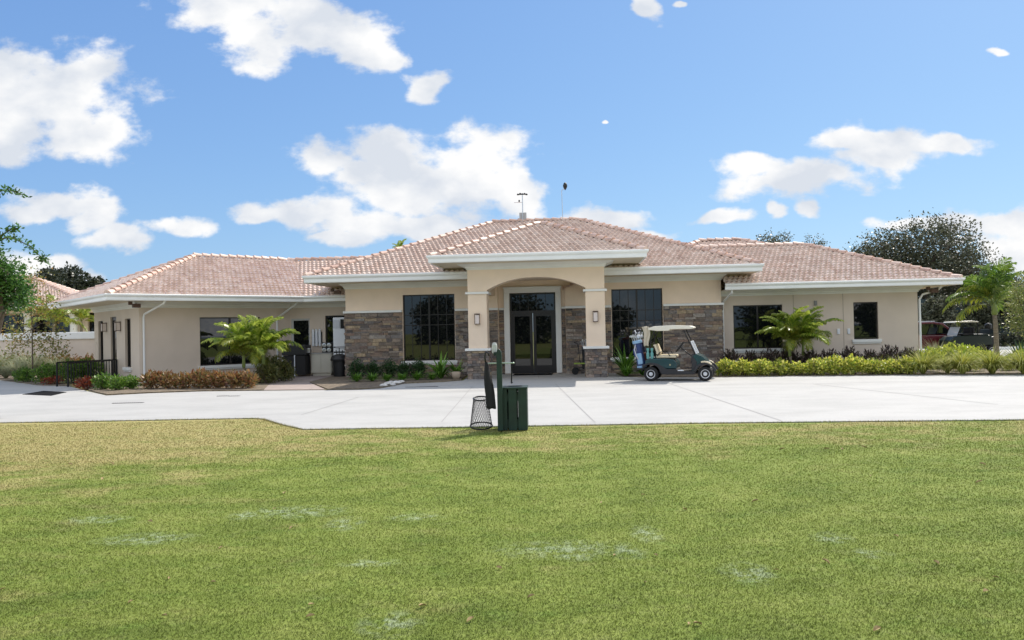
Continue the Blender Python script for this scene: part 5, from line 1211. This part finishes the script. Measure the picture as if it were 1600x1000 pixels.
# push trolley with a bag behind the right column
TX, TY = l2w(2.72, -.55); o = thing('golf_push_cart', 'dark push trolley with golf clubs behind the right stone column', 'golf trolley', (TX, TY, ZC), YAW)
MB().lathe([(.12, .2), (.14, .24), (.12, .7), (.14, 1.05)], 16, c=(.1, 0, 0)).build('bag', mat('bag_black', (.015, .017, .02), .6), o)
mb = MB()
for k in range(6): a = k * 1.1; mb.tube([(.1 + .05 * math.cos(a), .05 * math.sin(a), .9), (.1 + .1 * math.cos(a) - .05, .1 * math.sin(a), 1.22 + .04 * (k % 3))], .006, 5); mb.obox((.04 + .1 * math.cos(a), .1 * math.sin(a), 1.23 + .04 * (k % 3)), .045, .014, .022, Matrix.Rotation(a, 3, 'Z'))
mb.build('clubs', steel, o)
MB().tube([(.1, 0, .15), (-.12, 0, .5), (-.18, 0, 1.15), (-.34, 0, 1.22)], .014).tube([(.1, 0, .16), (-.3, -.25, .16)], .012).tube([(.1, 0, .16), (-.3, .25, .16)], .012).build('frame', blackm, o)
for y in (-.25, .25): MB().lathe([(.10, -.02), (.13, -.02), (.13, .02), (.10, .02)], 18, M=Matrix.Rotation(PI / 2, 3, 'X'), c=(-.3, y, .13)).build('wheel', rubber, o)
MB().box(-.34, .06, -.30, -.26, .40, .45).build('grip', mat('lime_grip', (.30, .42, .05), .5), o)

# ------------------------------------------------------------------ vehicles on the lot at the right
vx, vy = at(1452, 42); suv = thing('parked_suv', 'maroon sport utility vehicle partly hidden by the right house corner', 'car', (vx, vy, .012), rad(-4))
mar = mat('maroon_paint', (.11, .010, .018), .2, coat=.8)
body = [(-2.3, .35), (-2.35, .75), (-2.25, 1.0), (-1.0, 1.04), (.75, 1.02), (1.55, .98), (2.2, .85), (2.3, .6), (2.25, .35)] + arc(1.45, .36, .40, 0, 180, 10) + arc(-1.4, .36, .40, 0, 180, 10)
MB().prism(body, -.92, .92).build('body', mar, suv, bevel=.05, seg=3)
cabn = [(-2.2, 1.03), (-2.05, 1.55), (-1.8, 1.70), (-.2, 1.73), (.35, 1.66), (1.15, 1.03)]
MB().prism(cabn[::-1], -.78, .78).build('cabin', mar, suv, bevel=.05, seg=3)
gl = [(-1.95, 1.08), (-1.86, 1.5), (-1.7, 1.6), (-.2, 1.63), (.25, 1.57), (.85, 1.08)]
for s in (-1, 1): MB().prism(gl[::-1], s * .785 - .012, s * .785 + .012).build('side_window', glass_m, suv)
MB().prism(slab_between((.50, 1.60), (1.14, 1.08), 0, 0, .03), -.70, .70).build('windscreen', glass_m, suv)
MB().box(-1.7, .0, -.62, -.58, 1.74, 1.78).box(-1.7, .0, .58, .62, 1.74, 1.78).build('roof_rail', whitefin, suv)
for s in (-1, 1):
    for x in (-1.4, 1.45): wheel(suv, x, s * .82, .36, .22, s)
    MB().box(2.18, 2.3, s * .7 - .15, s * .7 + .15, .68, .82).build('headlight', frost, suv, bevel=.03)
    MB().box(.75, .95, s * .93 - .02 + s * .06, s * .93 + .08 * s + .02, 1.02, 1.16).build('wing_mirror', mar, suv, bevel=.02)
vx, vy = at(1506, 40); uc = thing('utility_cart', 'dark green utility cart with white roof and raised load bed on the lot', 'utility vehicle', (vx, vy, .012), rad(-3))
dg = mat('dark_green_paint', (.008, .018, .012), .45)
MB().prism([(-.95, .5), (-1.0, .78), (-.8, .95), (-.5, 1.0), (.1, 1.02), (.9, 1.0), (1.05, .95), (1.05, .55), (.6, .50), (.2, .45)], -.6, .6).build('body', dg, uc, bevel=.04)
MB().box(.15, 1.12, -.62, .62, 1.03, 1.08).box(1.08, 1.14, -.62, .62, 1.085, 1.3).build('load_bed', dg, uc, bevel=.01)
MB().box(.95, 1.32, -.45, .25, .45, .94).build('rear_box', blackp, uc, bevel=.04); MB().lathe([(.0, 0), (.16, .02), (.17, .2), (.10, .28), (0, .3)], 14, c=(1.02, -.3, 1.32)).build('load_bucket', blackp, uc)
MB().prism([(-.75, 1.66), (-.7, 1.72), (.1, 1.745), (.42, 1.70), (.42, 1.66)][::-1], -.6, .6).build('roof', canopy_m, uc, bevel=.02)
mb = MB()
for s in (-1, 1): mb.tube([(-.62, s * .55, 1.0), (-.35, s * .55, 1.66)], .02).tube([(.38, s * .55, 1.0), (.38, s * .55, 1.66)], .025).tube([(.02, s * .55, 1.0), (.02, s * .55, 1.66)], .014)
mb.build('roof_strut', blackm, uc); MB().box(-.3, .2, -.5, .5, 1.03, 1.12).box(.2, .28, -.5, .5, 1.1, 1.42).build('seat', lowp, uc, bevel=.03)
MB().prism(slab_between((-.6, 1.02), (-.42, 1.45), 0, 0, .01), -.52, .52).build('windscreen', acr, uc)
for s in (-1, 1):
    for x in (-.75, 1.05): wheel(uc, x, s * .5, .26, .2, s)
for i, (px, Y, tp, r_) in enumerate([(1462, 54, 462, 34), (1530, 56, 468, 30), (1590, 55, 455, 36)]):
    bigtree('lot_tree', ['low dark tree before the screened fence by the house corner', 'low dark tree before the fence left of the tall palm', 'low dark tree before the fence at the right picture edge'][i], px, Y, tp, r_, 900, lf_oak, size=.16)
# screened fence and clipped bushes beyond the lot
sf = thing('screened_fence', 'tall fence with dark blue green windscreen beyond the parking lot', 'fence', (*at(1400, 58), 0), rad(-4))
MB().box(-2, 45, 0, .03, .3, 3.4).build('windscreen', mat('windscreen_cloth', (.03, .055, .06), .85, var=.2, vscale=.6), sf)
for k in range(13): MB().tube([(-2 + k * 3.9, .06, 0), (-2 + k * 3.9, .06, 3.6)], .04).build('post', blackm, sf)
p0 = None; nm = ['left', 'second', 'third', 'fourth', 'fifth', 'sixth', 'rightmost']
for i in range(7):
    loc = at(1542 + i * 13.5, 50)
    lb = f'dark clipped round bush beyond the lot, {nm[i]} of the row beside the tall palm trunk'
    if i == 0: p0 = shrub('clipped_bush', lb, loc, .42, .95, 700, .13, lf_far, 'clipped bushes beyond the lot', .5)
    else: dup(p0, (*loc, ZB), i, lb)
MB().box(-3, 14, 0, .15, 0, .16).build('lot_kerb', trimw, None); k_ = bpy.data.objects['lot_kerb']; k_.location = (*at(1530, 47), .012); tag(k_, kind='structure')
# dry leaves on the lawn
lm = mat('dry_leaf', (.36, .27, .12), .8, var=.3, vscale=30)
mb = MB(); vs_ = []; 
for i in range(7):
    f = i / 6; w_ = .018 * math.sin(PI * f) ** .8 + .0005; z = .012 * math.sin(PI * f) ; vs_ += [(-.04 + .08 * f, -w_, z + .008), (-.04 + .08 * f, 0, z * .4), (-.04 + .08 * f, w_, z + .009)]
mb.add(vs_, [(3 * i + j, 3 * i + 3 + j, 3 * i + 4 + j, 3 * i + 1 + j) for i in range(6) for j in range(2)])
lf0 = mb.build('dry_leaf', lm, None); tag(lf0, 'small curled brown dry leaf lying on the mown lawn', 'leaf', 'dry leaves scattered on the lawn')
LP = [(235, 817), (264, 906), (333, 912), (204, 943), (257, 965), (455, 827), (429, 797), (345, 858), (486, 948), (485, 966), (660, 950), (3, 924), (735, 972), (780, 890), (960, 870), (1025, 870), (1077, 978), (1090, 978), (1213, 893), (1370, 987), (1008, 913), (1540, 927), (1556, 905), (1463, 882), (1350, 700), (1222, 703), (1292, 703), (1316, 703), (1025, 710), (490, 707), (492, 690), (1535, 727), (1530, 755), (1361, 745), (1070, 798), (1180, 785), (940, 787), (110, 727), (175, 726), (160, 750), (445, 772), (830, 935), (1400, 840), (1290, 880), (1005, 775), (700, 745)]
for i, (px, py) in enumerate(LP):
    o = lf0 if i == 0 else lf0.copy()
    if i: C.objects.link(o)
    o.location = (*gp(px, py), .012); s = random.uniform(.4, .8) * (1.25 if py < 800 else 1); o.scale = (s, s, s); o.rotation_euler = (random.uniform(-.5, .5), random.uniform(-.4, .4), random.uniform(0, 6.3))
